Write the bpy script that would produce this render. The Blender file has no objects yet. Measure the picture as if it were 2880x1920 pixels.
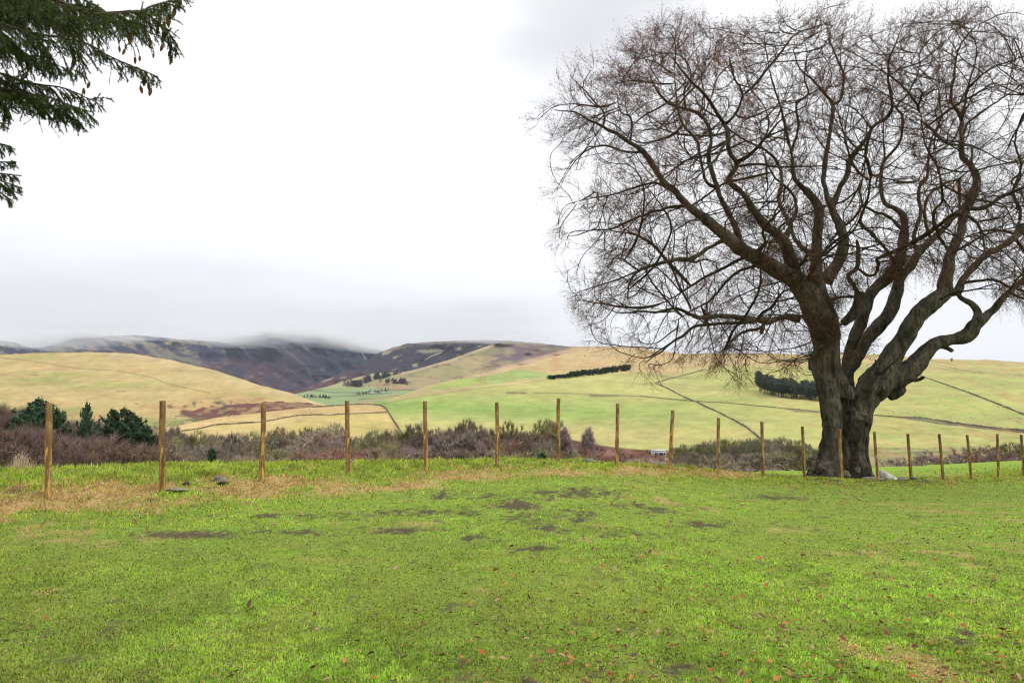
import bpy, math, random
import numpy as np
from mathutils import Vector, kdtree
random.seed(7); rng = np.random.default_rng(7)
scn = bpy.context.scene
C = bpy.data.collections.new('place'); scn.collection.children.link(C)
R = math.radians

# ------------------------------------------------------------------ camera
CZ = 1.6; F = 2000.0; PITCH = math.atan(170 / 2000.0)
SA, CA = math.sin(PITCH), math.cos(PITCH)
cam = bpy.data.objects.new('camera', bpy.data.cameras.new('camera')); C.objects.link(cam)
cam.location = (0, 0, CZ); cam.rotation_euler = (math.pi / 2 + PITCH, 0, 0)
cam.data.lens = 36 * F / 2880; cam.data.sensor_width = 36; cam.data.clip_start = .1; cam.data.clip_end = 40000
scn.camera = cam

def P(px, py, Y):
    u = (np.asarray(px, float) - 1440) / F; v = (960 - np.asarray(py, float)) / F
    k = Y / (CA - v * SA)
    return np.stack(np.broadcast_arrays(u * k, Y + 0 * u, CZ + k * (SA + v * CA)), -1)
def proj(p):
    p = np.asarray(p, float); x, y, z = p[..., 0], p[..., 1], p[..., 2] - CZ
    d = np.maximum(y * CA + z * SA, .05); v = (-y * SA + z * CA) / d
    return 1440 + F * x / d, 960 - F * v

# ------------------------------------------------------------------ noise
def _h(i, j, s):
    n = (i.astype(np.int64) * 374761393 + j.astype(np.int64) * 668265263 + s * 1442695041) & 0x7fffffff
    n = ((n ^ (n >> 13)) * 1274126177) & 0x7fffffff
    return ((n ^ (n >> 16)) & 0xffff) / 65535.0
def vnoise(x, y, s=0):
    x = np.asarray(x, float); y = np.asarray(y, float)
    i = np.floor(x); j = np.floor(y); fx = x - i; fy = y - j
    fx = fx * fx * (3 - 2 * fx); fy = fy * fy * (3 - 2 * fy)
    a = _h(i, j, s); b = _h(i + 1, j, s); c = _h(i, j + 1, s); d = _h(i + 1, j + 1, s)
    return (a + (b - a) * fx) * (1 - fy) + (c + (d - c) * fx) * fy
def fbm(x, y, o=4, s=0):
    t = 0; a = .5; n = 0
    for k in range(o):
        t = t + a * vnoise(x * 2 ** k, y * 2 ** k, s + k * 17); n += a; a *= .5
    return t / n * 2 - 1
def sst(a, b, x):
    t = np.clip((x - a) / (b - a), 0, 1); return t * t * (3 - 2 * t)

# ------------------------------------------------------------------ object helpers
def setp(o, label=None, cat=None, group=None, kind=None):
    if label: o['label'] = label
    if cat: o['category'] = cat
    if group: o['group'] = group
    if kind: o['kind'] = kind
    return o
def empty(name, loc=(0, 0, 0), rz=0, **k):
    o = bpy.data.objects.new(name, None); C.objects.link(o); o.empty_display_size = .3
    o.location = loc; o.rotation_euler = (0, 0, rz); return setp(o, **k)
def mesh(name, v, f, mat, parent=None, col=None, smooth=False, **k):
    v = np.asarray(v, np.float32).reshape(-1, 3); me = bpy.data.meshes.new(name)
    me.vertices.add(len(v)); me.vertices.foreach_set('co', v.ravel())
    fs = f if isinstance(f, list) and len(f) and isinstance(f[0], np.ndarray) else [np.asarray(f, np.int32)]
    fs = [np.asarray(a, np.int32) for a in fs if len(a)]
    idx = np.concatenate([a.ravel() for a in fs]); tot = np.concatenate([np.full(len(a), a.shape[1], np.int32) for a in fs])
    st = np.concatenate([[0], np.cumsum(tot)[:-1]]).astype(np.int32)
    me.loops.add(len(idx)); me.loops.foreach_set('vertex_index', idx)
    me.polygons.add(len(tot)); me.polygons.foreach_set('loop_start', st); me.polygons.foreach_set('loop_total', tot)
    if smooth: me.polygons.foreach_set('use_smooth', np.ones(len(tot), bool))
    me.update(calc_edges=True)
    if col is not None:
        a = me.color_attributes.new('Col', 'FLOAT_COLOR', 'POINT')
        c = np.ones((len(v), 4), np.float32); c[:, :3] = col; a.data.foreach_set('color', c.ravel())
    if mat: me.materials.append(mat)
    o = bpy.data.objects.new(name, me); C.objects.link(o)
    if parent: o.parent = parent
    return setp(o, **k)
def copy_tree(o, parent=None):
    c = o.copy(); C.objects.link(c)
    if parent: c.parent = parent; c.matrix_parent_inverse = o.matrix_parent_inverse
    for ch in list(o.children): copy_tree(ch, c)
    return c
def grid_faces(nr, nc, wrap=False):
    i = np.arange(nr - 1)[:, None]; j = np.arange(nc if wrap else nc - 1)[None]
    a = i * nc + j; b = i * nc + (j + 1) % nc
    return np.stack([a, b, b + nc, a + nc], -1).reshape(-1, 4)

class Tubes:
    def __init__(s): s.v = []; s.f = []; s.t = []; s.n = 0
    def add(s, pts, rad, sides=6, cap=True, wob=0):
        pts = np.asarray(pts, float); rad = np.asarray(rad, float); n = len(pts)
        t = np.gradient(pts, axis=0); t /= np.linalg.norm(t, axis=1)[:, None] + 1e-9
        m = t.mean(0); ref = np.eye(3)[np.argmin(np.abs(m))]
        a = np.cross(t, ref); a /= np.linalg.norm(a, axis=1)[:, None] + 1e-9; b = np.cross(t, a)
        th = np.arange(sides) * 2 * np.pi / sides
        r = rad[:, None] * (1 + (wob * (rng.random((n, sides)) - .5) if wob else 0))
        ring = pts[:, None] + (a[:, None] * np.cos(th)[None, :, None] + b[:, None] * np.sin(th)[None, :, None]) * r[..., None]
        s.v.append(ring.reshape(-1, 3)); s.f.append(grid_faces(n, sides, True) + s.n)
        if cap:
            for base, rev in ((0, 1), ((n - 1) * sides, 0)):
                k = np.arange(1, sides - 1); tri = np.stack([0 * k, k, k + 1], -1) + base + s.n
                s.t.append(tri[:, ::-1] if rev else tri)
        s.n += n * sides
    def build(s, name, mat, parent=None, **k):
        f = [np.concatenate(s.f)]
        if s.t: f.append(np.concatenate(s.t))
        return mesh(name, np.concatenate(s.v), f, mat, parent, **k)

def twig_mesh(p, d, L, w, bend=.35):
    """ribbons of two kinked pieces: p,d (n,3), L,w (n)"""
    n = len(p); rnd = rng.normal(size=(n, 3)); side = np.cross(d, rnd); side /= np.linalg.norm(side, axis=1)[:, None] + 1e-9
    k1 = d + bend * .6 * rng.normal(size=(n, 3)); k2 = d + bend * rng.normal(size=(n, 3))
    m = p + k1 * (L * .5)[:, None]; e = m + k2 * (L * .5)[:, None]
    s1 = side * w[:, None]; v = np.stack([p - s1, p + s1, m + s1 * .7, m - s1 * .7, e], 1).reshape(-1, 3)
    b = np.arange(n)[:, None] * 5
    return v, [b + np.array([[0, 1, 2, 3]]), b + np.array([[3, 2, 4]])], m, e
def tri_cloud(c, size, d=None, asp=.5):
    """small triangles / diamonds about centres c"""
    n = len(c)
    if d is None: d = rng.normal(size=(n, 3))
    d = d / (np.linalg.norm(d, axis=1)[:, None] + 1e-9)
    s = np.cross(d, rng.normal(size=(n, 3))); s /= np.linalg.norm(s, axis=1)[:, None] + 1e-9
    L = size[:, None] if np.ndim(size) else size
    v = np.stack([c - d * L * .5, c + s * L * asp * .5, c + d * L * .5, c - s * L * asp * .5], 1).reshape(-1, 3)
    return v, np.arange(n)[:, None] * 4 + np.array([[0, 1, 2, 3]])
def unit(a): return a / (np.linalg.norm(a, axis=-1, keepdims=True) + 1e-9)

# ------------------------------------------------------------------ materials
class NT:
    def __init__(s, name):
        s.m = bpy.data.materials.new(name); s.m.use_nodes = True; s.t = s.m.node_tree; s.N = s.t.nodes; s.N.clear()
        s.out = s.N.new('ShaderNodeOutputMaterial')
    def n(s, ty, **k):
        o = s.N.new(ty)
        for a, b in k.items():
            if a in o.inputs: s.set(o.inputs[a], b)
            else: setattr(o, a, b)
        return o
    def set(s, i, v):
        if isinstance(v, bpy.types.NodeSocket): s.t.links.new(v, i)
        elif isinstance(v, (tuple, list)) and len(v) == 3 and i.type == 'RGBA': i.default_value = (*v, 1)
        else: i.default_value = v
    def mix(s, f, a, b, bt='MIX'):
        m = s.N.new('ShaderNodeMix'); m.data_type = 'RGBA'; m.blend_type = bt
        s.set(m.inputs[0], f); s.set(m.inputs[6], a); s.set(m.inputs[7], b); return m.outputs[2]
    def math(s, op, a, b=0.0):
        m = s.N.new('ShaderNodeMath'); m.operation = op; s.set(m.inputs[0], a); s.set(m.inputs[1], b); return m.outputs[0]
    def noise(s, vec, scale, det=4, ro=.55, dist=0):
        o = s.n('ShaderNodeTexNoise'); s.set(o.inputs['Scale'], scale); s.set(o.inputs['Detail'], det); s.set(o.inputs['Roughness'], ro)
        s.set(o.inputs['Distortion'], dist)
        if vec is not None: s.set(o.inputs['Vector'], vec)
        return o.outputs['Fac']
    def coord(s, which='Object', scale=None):
        o = s.N.new('ShaderNodeTexCoord').outputs[which]
        if scale:
            m = s.N.new('ShaderNodeMapping'); s.set(m.inputs['Scale'], scale); s.set(m.inputs['Vector'], o); o = m.outputs[0]
        return o
    def ramp(s, f, stops):
        r = s.N.new('ShaderNodeValToRGB'); s.set(r.inputs[0], f); e = r.color_ramp.elements
        while len(e) < len(stops): e.new(.5)
        for k, (p, c) in enumerate(stops):
            e[k].position = p; e[k].color = (*c, 1) if isinstance(c, (tuple, list)) else (c, c, c, 1)
        return r.outputs[0]
    def finish(s, col, rough=.9, spec=.2, bump=None, bs=.3, bd=.02, trans=0):
        b = s.N.new('ShaderNodeBsdfPrincipled'); s.set(b.inputs['Base Color'], col); s.set(b.inputs['Roughness'], rough)
        b.inputs['Specular IOR Level'].default_value = spec
        if bump is not None:
            u = s.N.new('ShaderNodeBump'); s.set(u.inputs['Height'], bump); u.inputs['Strength'].default_value = bs; u.inputs['Distance'].default_value = bd
            s.set(b.inputs['Normal'], u.outputs[0])
        o = b.outputs[0]
        if trans:
            tr = s.N.new('ShaderNodeBsdfTranslucent'); s.set(tr.inputs['Color'], col)
            mx = s.N.new('ShaderNodeMixShader'); mx.inputs[0].default_value = trans
            s.t.links.new(o, mx.inputs[1]); s.t.links.new(tr.outputs[0], mx.inputs[2]); o = mx.outputs[0]
        s.t.links.new(o, s.out.inputs[0]); return s.m

def m_land(name, sc=1.0, amp=.5, bump=.0):
    s = NT(name); c = s.n('ShaderNodeAttribute', attribute_name='Col').outputs['Color']; v = s.coord()
    a = s.noise(v, .012 * sc, 6, .6); b = s.noise(v, .09 * sc, 5, .65)
    d = s.noise(v, .7 * sc, 5, .75); f = s.math('ADD', s.math('ADD', s.math('MULTIPLY', a, .4), s.math('MULTIPLY', b, .35)), s.math('MULTIPLY', d, .35))
    k = s.ramp(f, [(.36, 1 - amp * .75), (.55, 1.0), (.74, 1.0 + amp * .6)])
    return s.finish(s.mix(1.0, c, k, 'MULTIPLY'), .95, .1, b, bump, 4)
def m_ground():
    s = NT('meadow_turf'); c = s.n('ShaderNodeAttribute', attribute_name='Col').outputs['Color']; v = s.coord()
    a = s.noise(v, 3.2, 6, .7); b = s.noise(v, 38, 5, .7)
    k = s.ramp(s.math('ADD', s.math('MULTIPLY', a, .45), s.math('MULTIPLY', b, .6)), [(.3, .4), (.52, .95), (.75, 1.4)])
    return s.finish(s.mix(1.0, c, k, 'MULTIPLY'), .95, .1, b, .8, .03)
def m_blade(name='grass_blade', tr=.4):
    s = NT(name); c = s.n('ShaderNodeAttribute', attribute_name='Col').outputs['Color']
    return s.finish(c, .6, .25, trans=tr)
def m_bark(name, c1, c2, moss=None, sc=3.0, bs=.9):
    s = NT(name); v = s.coord('Object', (1, 1, .35)); a = s.noise(v, sc, 6, .65, .6); b = s.noise(v, sc * 5, 6, .7, .3)
    col = s.mix(s.ramp(a, [(.35, 0.), (.65, 1.)]), c1, c2)
    col = s.mix(s.ramp(b, [(.35, .75), (.6, 0.)]), col, tuple(x * .35 for x in c1))
    if moss:
        g = s.n('ShaderNodeNewGeometry').outputs['Normal']; z = s.n('ShaderNodeSeparateXYZ', Vector=g).outputs[2]
        w = s.math('MULTIPLY', s.ramp(s.noise(s.coord(), 1.1, 4), [(.45, 0.), (.62, 1.)]), s.ramp(z, [(.35, .25), (.8, 1.)]))
        col = s.mix(s.math('MULTIPLY', w, .8), col, moss)
    return s.finish(col, .9, .2, s.math('ADD', a, s.math('MULTIPLY', b, .5)), bs, .05)
def m_flat(name, c, var=.35, rough=.9, sc=6, trans=0, objvar=0.0, spec=.2):
    s = NT(name); a = s.noise(s.coord(), sc, 4)
    k = s.ramp(a, [(.3, 1 - var), (.7, 1 + var)]); col = s.mix(1.0, c, k, 'MULTIPLY')
    if objvar:
        r = s.n('ShaderNodeObjectInfo').outputs['Random']
        h = s.N.new('ShaderNodeHueSaturation'); s.set(h.inputs['Color'], col); s.set(h.inputs['Value'], s.math('ADD', 1 - objvar, s.math('MULTIPLY', r, 2 * objvar)))
        s.set(h.inputs['Hue'], s.math('ADD', .485, s.math('MULTIPLY', r, .03))); col = h.outputs[0]
    return s.finish(col, rough, spec, trans=trans)

# ------------------------------------------------------------------ layers of land: depth seen along each line of sight
def interp(px, tab): a = np.array(tab, float); return np.interp(px, a[:, 0], a[:, 1])
T_HS = [(-400, 1300), (250, 1262), (330, 1240), (400, 1219), (437, 1207), (490, 1198), (612, 1174), (755, 1157), (850, 1147), (918, 1141), (985, 1137), (1063, 1129), (1100, 1119), (1149, 1104), (1186, 1089),
        (1292, 1065), (1369, 1056), (1420, 1044), (1455, 1034), (1540, 1006), (1634, 984), (1716, 979), (1830, 983), (1900, 995), (2006, 994), (2150, 993), (2282, 997), (2466, 996), (2626, 1009), (2740, 1012),
        (2775, 1011), (2880, 1019), (3300, 1030)]
T_LH = [(-500, 1015), (0, 998), (102, 992), (245, 990), (367, 993), (490, 1014), (612, 1043), (735, 1084), (816, 1104), (878, 1127), (918, 1139), (960, 1152), (1040, 1180)]
T_FM = [(700, 1140), (780, 1119), (850, 1103), (920, 1087), (985, 1066), (1050, 1050), (1130, 1046), (1200, 1052), (1300, 1062), (1500, 1070)]
T_MO = [(1040, 1078), (1090, 1060), (1129, 1048), (1190, 1033), (1267, 1010), (1330, 987), (1386, 968), (1430, 962), (1480, 966), (1553, 976), (1640, 974), (1716, 973), (1800, 978), (1900, 992), (2000, 1001), (2100, 1010)]
T_F2 = [(740, 1135), (830, 1098), (890, 1078), (960, 1048), (1010, 1020), (1050, 1000), (1075, 988), (1105, 977), (1145, 966), (1226, 960), (1300, 957), (1349, 956), (1440, 958), (1520, 965), (1700, 985)]
T_F1 = [(-400, 975), (-100, 950), (0, 957), (41, 962), (82, 977), (120, 976), (204, 953), (300, 945), (367, 941), (430, 946), (490, 953), (560, 957), (633, 963), (700, 962), (760, 952), (816, 945), (880, 949), (960, 962),
        (1010, 972), (1075, 986), (1140, 1000), (1200, 1020)]
def und(px, py, s, a, sx=180, sy=45): return 1 + a * fbm(px / sx, py / sy, 3, s)
LAY = {
 'HS': (T_HS, 1318, lambda px, py: -40 / ((1130 - py) / 2000 - .1) * und(px, py, 1, .05)),
 'LH': (T_LH, 1260, lambda px, py: -70 / ((1130 - py) / 2000 - .13) * und(px, py, 2, .06, 150, 40)),
 'FM': (T_FM, 1180, lambda px, py: (1250 + (1150 - py) * 12) * und(px, py, 3, .03)),
 'MO': (T_MO, 1120, lambda px, py: (1900 + (1110 - py) * 6) * und(px, py, 4, .05, 90, 30)),
 'F2': (T_F2, 1150, lambda px, py: (2900 + (1100 - py) * 8) * und(px, py, 5, .05, 70, 40) * (1 + .04 * np.abs(fbm((px + .8 * py) / 60, py / 80, 3, 15)))),
 'F1': (T_F1, 1150, lambda px, py: (4100 + (1100 - py) * 8) * und(px, py, 6, .07, 75, 60) * (1 + .07 * np.abs(fbm((px - .9 * py) / 85, py / 90, 4, 16)))),
}
def S(layer, px, py):
    return P(px, py, LAY[layer][2](np.asarray(px, float), np.asarray(py, float)))

def inpoly(px, py, poly):
    c = np.zeros(np.shape(px), bool); n = len(poly)
    for i in range(n):
        x1, y1 = poly[i]; x2, y2 = poly[i - 1]
        if y1 == y2: continue
        c ^= ((y1 > py) != (y2 > py)) & (px < (x2 - x1) * (py - y1) / (y2 - y1) + x1)
    return c
def line_w(px, py, pts, w):
    d = np.full(np.shape(px), 1e9)
    for (x1, y1), (x2, y2) in zip(pts[:-1], pts[1:]):
        L = (x2 - x1) ** 2 + (y2 - y1) ** 2; t = np.clip(((px - x1) * (x2 - x1) + (py - y1) * (y2 - y1)) / L, 0, 1)
        d = np.minimum(d, np.hypot(px - x1 - t * (x2 - x1), py - y1 - t * (y2 - y1)))
    return np.clip(1.3 - d / w, 0, 1)
def lay(base, col, w): return base + (np.array(col)[None, None] - base) * (w if np.ndim(w) == 3 else w[..., None])

def build_layer(key, name, x0, x1, dx, dy, paint, mat, edge=1.0):
    tab, bot, _ = LAY[key]
    xs = np.arange(x0, x1 + dx, dx, dtype=float); top = interp(xs, tab) + edge * fbm(xs / 14, xs * 0 + 3, 4, 9)
    nr = int((bot - top.min()) / dy) + 2; t = np.linspace(0, 1, nr)[:, None]
    px = np.broadcast_to(xs[None], (nr, len(xs))); py = bot + (top[None] - bot) * t
    V = S(key, px, py); col = paint(px, py + 0 * px)
    # the far side of the crest rolls over and falls away
    back = []; cb = []
    for k, (dyy, dz) in enumerate(((.02, .0), (.06, -.006), (.15, -.03), (.35, -.09))):
        D = V[-1][:, 1:2]; b = V[-1].copy(); b[:, 1:2] += D * dyy; b[:, 2:3] += D * dz - (0 if k else .2); b[:, 0:1] *= 1 + dyy; back.append(b); cb.append(col[-1])
    V = np.concatenate([V, np.array(back)]); col = np.concatenate([col, np.array(cb)])
    return mesh(name, V, grid_faces(V.shape[0], V.shape[1]), mat, col=col.reshape(-1, 3) * .93, smooth=True, kind='structure')

# --- colours of the land (albedo)
GR = (.195, .295, .07); GR2 = (.25, .30, .08); PALE = (.35, .335, .12); TAN = (.42, .325, .135); TAN2 = (.41, .31, .15); STRAW = (.44, .33, .15)
BRK = (.12, .045, .04); HEA = (.026, .02, .028); HEA2 = (.075, .03, .034); OLV = (.13, .14, .04); WALL = (.07, .06, .04)
W1 = [(500, 1215), (511, 1213), (564, 1205), (601, 1196), (654, 1192), (736, 1188), (828, 1170), (880, 1167), (930, 1167), (982, 1164), (1063, 1161), (1088, 1160)]
W2 = [(880, 1146), (985, 1138), (1040, 1137), (1070, 1141), (1082, 1146), (1092, 1158), (1105, 1180), (1120, 1203), (1132, 1222), (1145, 1240)]
W3 = [(1842, 1078), (1870, 1089), (1900, 1105), (1930, 1120), (1960, 1131), (1980, 1142), (2010, 1155), (2040, 1170), (2070, 1185), (2100, 1202), (2125, 1222), (2142, 1238)]
W3B = [(1842, 1078), (1890, 1064), (1935, 1052), (1985, 1038)]
W4 = [(1430, 1107), (1500, 1104), (1600, 1106), (1700, 1111), (1800, 1114), (1950, 1128), (2050, 1133), (2150, 1143), (2300, 1157), (2460, 1168), (2520, 1172), (2600, 1176), (2700, 1192), (2790, 1203), (2900, 1212), (3100, 1240)]
W5 = [(2480, 1020), (2560, 1048), (2575, 1052), (2620, 1068), (2690, 1092), (2760, 1118), (2820, 1142), (2885, 1168), (3050, 1250)]
W6 = [(1063, 1137), (1169, 1118), (1308, 1097), (1440, 1083), (1529, 1068)]
W7 = [(1770, 1046), (1900, 1062), (2000, 1036)]
def paint_HS(px, py):
    wx = px + 10 * fbm(px / 60, py / 20, 3, 31); wy = py + 5 * fbm(px / 50, py / 18, 3, 32)
    n = fbm(px / 150, py / 22, 4, 33); n2 = fbm(px / 30, py / 9, 4, 34)
    c = np.broadcast_to(np.array(PALE), px.shape + (3,)).copy()
    # greener middle slope on the left, yellower below and to the right
    g = sst(1480 + 700 * n, 900 + 500 * n, 0 * px) * 0
    gw = np.clip(.95 - np.abs(wy - (1140 + (px - 1100) * .028)) / 55 + .35 * n, 0, 1) * sst(2300, 1500, px)
    c = lay(c, GR, gw)
    gr = np.clip(.5 + .9 * n + .25 * n2 - .2, 0, 1) * sst(1500, 2100, px) * .6
    c = lay(c, GR2, gr)
    c = lay(c, TAN, np.clip(.25 + .8 * fbm(px / 200, py / 15, 4, 37), 0, .7) * sst(1180, 1225, py))
    # upper tan ridge
    ridge = interp(px, [(1300, 1040), (1455, 1040), (1540, 1052), (1700, 1045), (1780, 1048), (1900, 1052), (2000, 1032), (2140, 1030), (2300, 1034), (2500, 1030), (2650, 1046), (2740, 1040), (2790, 1056), (2880, 1064), (3300, 1070)])
    tr = sst(3, -3, wy - ridge)
    c = lay(c, TAN2, tr); c = lay(c, PALE, tr * sst(2600, 2750, px) * .6)
    c = lay(c, (.30, .17, .075), tr * np.clip(n2 * 2.2 - .1, 0, 1) * .6)
    for yy in (1018, 1026, 1034):
        c = lay(c, (.2, .12, .05), line_w(px, py, [(2610, yy - 4), (2640, yy), (2670, yy + 6), (2690, yy + 10)], 1.6) * .7)
    c = lay(c, (.17, .17, .07), line_w(px, wy, [(2690, 1040), (2750, 1044), (2800, 1052), (2900, 1060)], 5) * np.clip(n2 + .75, 0, 1) * .9)
    c = lay(c, (.2, .15, .06), line_w(px, wy, [(2670, 1034), (2720, 1042), (2760, 1052)], 1.5) * .7)
    # pale bands between the fields, upper left
    b1 = inpoly(wx, py, [(1149, 1104), (1186, 1089), (1292, 1065), (1369, 1056), (1380, 1080), (1308, 1097), (1169, 1118), (1063, 1137)])
    c = lay(c, (.33, .27, .13), b1.astype(float) * .9)
    b2 = inpoly(wx, py, [(1290, 1066), (1369, 1054), (1372, 1076), (1320, 1086), (1230, 1095), (1200, 1092)]); c = lay(c, GR2, b2.astype(float) * .9)
    b3 = inpoly(px, py, [(1369, 1057), (1455, 1037), (1540, 1048), (1540, 1062), (1450, 1074), (1376, 1080)]); c = lay(c, (.25, .30, .1), b3.astype(float))
    b4 = inpoly(px, wy, [(1400, 1076), (1450, 1070), (1535, 1057), (1535, 1068), (1440, 1084), (1400, 1086)]); c = lay(c, TAN2, b4.astype(float) * .6)
    # straw-coloured near field on the left with its lighter upper strip
    nf = inpoly(px, py, [(-400, 1320), (-400, 1200), (437, 1190), (755, 1140), (918, 1120), (985, 1120), (1070, 1139), (1082, 1146), (1092, 1158), (1105, 1180), (1132, 1222), (1200, 1320)]).astype(float)
    c = lay(c, TAN, nf); c = lay(c, (.33, .29, .085), nf * np.clip(n * 1.5 + .2, 0, .6))
    up = nf * sst(2, -2, py - interp(px, W1)) * (px > 400)
    c = lay(c, STRAW, up); c = lay(c, (.36, .22, .1), up * np.clip(n2 * 2, 0, .7))
    # bracken bank above the valley wood
    bank = interp(px, [(1300, 1225), (1400, 1221), (1560, 1226), (1610, 1236), (1650, 1246), (1720, 1256), (1800, 1264), (1900, 1267), (2050, 1262), (2150, 1275)])
    bk = sst(-1.5, 1.5, py - bank) * ((px > 1280) & (px < 2200)); c = lay(c, (.10, .055, .042), bk); c = lay(c, (.2, .1, .07), bk * np.clip(n2 * 2, 0, .7))
    c = lay(c, (.27, .29, .09), inpoly(px, py, [(1890, 1296), (1885, 1280), (1930, 1273), (1990, 1274), (1960, 1290)]).astype(float))
    c = lay(c, (.34, .33, .28), line_w(px, py, [(1850, 1302), (1890, 1298), (1930, 1288), (1985, 1276)], 2.0) * .8)
    # rough ground right of the trunk
    rg = sst(1254, 1262, wy + 0 * px) * (px > 2180); c = lay(c, (.22, .2, .08), rg)
    c = lay(c, (.11, .12, .055), rg * np.clip(n2 * 2.6 + .15, 0, 1)); c = lay(c, (.3, .2, .13), rg * np.clip(fbm(px / 50, py / 10, 3, 77) * 2.5 - .2, 0, 1))
    c = lay(c, (.36, .32, .2), line_w(px, py, [(2480, 1268), (2640, 1266), (2740, 1260), (2900, 1244), (3000, 1235)], 1.6) * .8)
    # purple-brown strip of bracken along the middle wall
    c = lay(c, (.15, .15, .06), line_w(px, py, W4, 2.0) * .8 * (px > 1500))
    c = lay(c, (.11, .07, .06), inpoly(px, wy, [(2200, 1149), (2330, 1156), (2330, 1162), (2240, 1156)]).astype(float) * .6)
    c = lay(c, (.115, .075, .065), inpoly(px, py + 1.2 * n2, [(2480, 1169), (2530, 1171), (2600, 1176), (2700, 1189), (2790, 1202), (2900, 1210), (3100, 1236), (3100, 1248), (2880, 1217), (2760, 1205), (2650, 1193), (2560, 1180)]).astype(float))
    c = lay(c, (.12, .09, .05), line_w(px, py + n2, [(1425, 1104), (1450, 1104), (1480, 1105)], 3) * .8); c = lay(c, (.12, .09, .06), line_w(px, py, [(1660, 1112), (1690, 1113), (1740, 1112)], 3) * .7)
    for w in (W6, W7): c = lay(c, (.17, .14, .06), line_w(px, py, w, 1.2) * .6)
    # long soft streaks following the slope on the right
    st = fbm((px + 2.2 * py) / 260, (py - .32 * px) / 9, 3, 55) * sst(2000, 2400, px)
    c = lay(c, (.33, .25, .09), np.clip(st * 1.6, 0, .5)); c = lay(c, GR2, np.clip(-st * 1.4, 0, .4))
    return c * (1 + .17 * n2[..., None] + .07 * fbm(px / 9, py / 3, 3, 35)[..., None])
def paint_LH(px, py):
    n = fbm(px / 120, py / 14, 4, 41); n2 = fbm((px + py) / 22, py / 7, 4, 42)
    c = np.broadcast_to(np.array((.385, .30, .13)), px.shape + (3,)).copy()
    c = lay(c, (.26, .26, .08), np.clip(n * 1.6 + .2, 0, .8) * sst(420, 150, px))
    c = lay(c, (.25, .25, .08), np.clip(.5 - np.abs(py - 1060 - .07 * px) / 30 + n, 0, .8))
    c = lay(c, (.36, .25, .11), np.clip(fbm(px / 90, py / 11, 4, 43) * 1.9, 0, .9))
    c = lay(c, (.42, .33, .17), np.clip(sst(30, 4, py - interp(px, T_LH)) * (px > 300) * .9 + 0 * n, 0, .8))
    c = lay(c, (.42, .32, .16), line_w(px, py, [(440, 1040), (560, 1062), (700, 1085), (830, 1115)], 5) * .6)
    c = lay(c, (.14, .12, .05), line_w(px, py + n2, [(0, 1005), (70, 1012), (130, 1022), (210, 1035), (330, 1042), (420, 1058), (470, 1078), (530, 1092), (590, 1105)], 1.8) * .55)
    for a, b, d in ((340, 1100, 12), (385, 1135, 5), (95, 1055, 12)): c = lay(c, (.13, .12, .06), line_w(px, py, [(a - d, b), (a + d, b)], 2) * .7)
    br = inpoly(px + 6 * n2, py + 5 * n2, [(505, 1156), (560, 1150), (600, 1140), (660, 1138), (760, 1130), (850, 1130), (905, 1140), (930, 1170), (600, 1190), (560, 1185)])
    c = lay(c, BRK, br * np.clip(.85 + n2, .3, 1)); c = lay(c, BRK, line_w(px + 5 * n2, py + 3 * n2, [(515, 1160), (545, 1168), (570, 1182)], 11))
    c = lay(c, (.30, .15, .09), line_w(px, py + 4 * n2, [(480, 1148), (550, 1138), (650, 1130), (740, 1122)], 6) * np.clip(n2 * 2 + .5, 0, .8))
    gl = sst(1165, 1190, py) * sst(620, 480, px) * (px > 380); c = lay(c, (.2, .22, .07), gl * .8); c = lay(c, OLV, gl * np.clip(n2 * 2.5, 0, .8))
    c = lay(c, (.05, .06, .045), line_w(px + 4 * n2, py + 3 * n2, [(610, 1128), (628, 1136), (632, 1160), (630, 1172)], 9) * np.clip(.9 + 1.2 * n2, 0, 1))
    sp = (fbm(px / 13, py / 5, 3, 47) > .33) & (px > 470) & (px < 700) & (py > 1125); c = lay(c, (.07, .07, .04), sp * .7)
    return c * (1 + .16 * n2[..., None] + .07 * fbm(px / 9, py / 3, 3, 35)[..., None])
def paint_FM(px, py):
    n = fbm(px / 40, py / 8, 4, 51)
    c = np.broadcast_to(np.array((.20, .27, .12)), px.shape + (3,)).copy()
    c = lay(c, (.30, .26, .13), np.clip(sst(1098, 1078, py + n * 8), 0, 1)); c = lay(c, (.3, .16, .1), line_w(px, py + 4 * n, [(1090, 1092), (1150, 1088), (1220, 1080)], 9) * .7)
    c = lay(c, (.18, .22, .09), np.clip(n * 2, 0, .7))
    for l in ([(860, 1096), (940, 1103), (1010, 1104), (1100, 1098), (1200, 1094)], [(780, 1120), (900, 1116), (1000, 1112), (1100, 1104)], [(1010, 1123), (1080, 1117), (1160, 1108)]):
        c = lay(c, (.06, .07, .05), line_w(px, py + n, l, 1.5) * .8)
    c = lay(c, (.28, .18, .1), line_w(px, py, [(1000, 1134), (1060, 1122), (1120, 1112)], 6) * .6)
    return c
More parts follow.
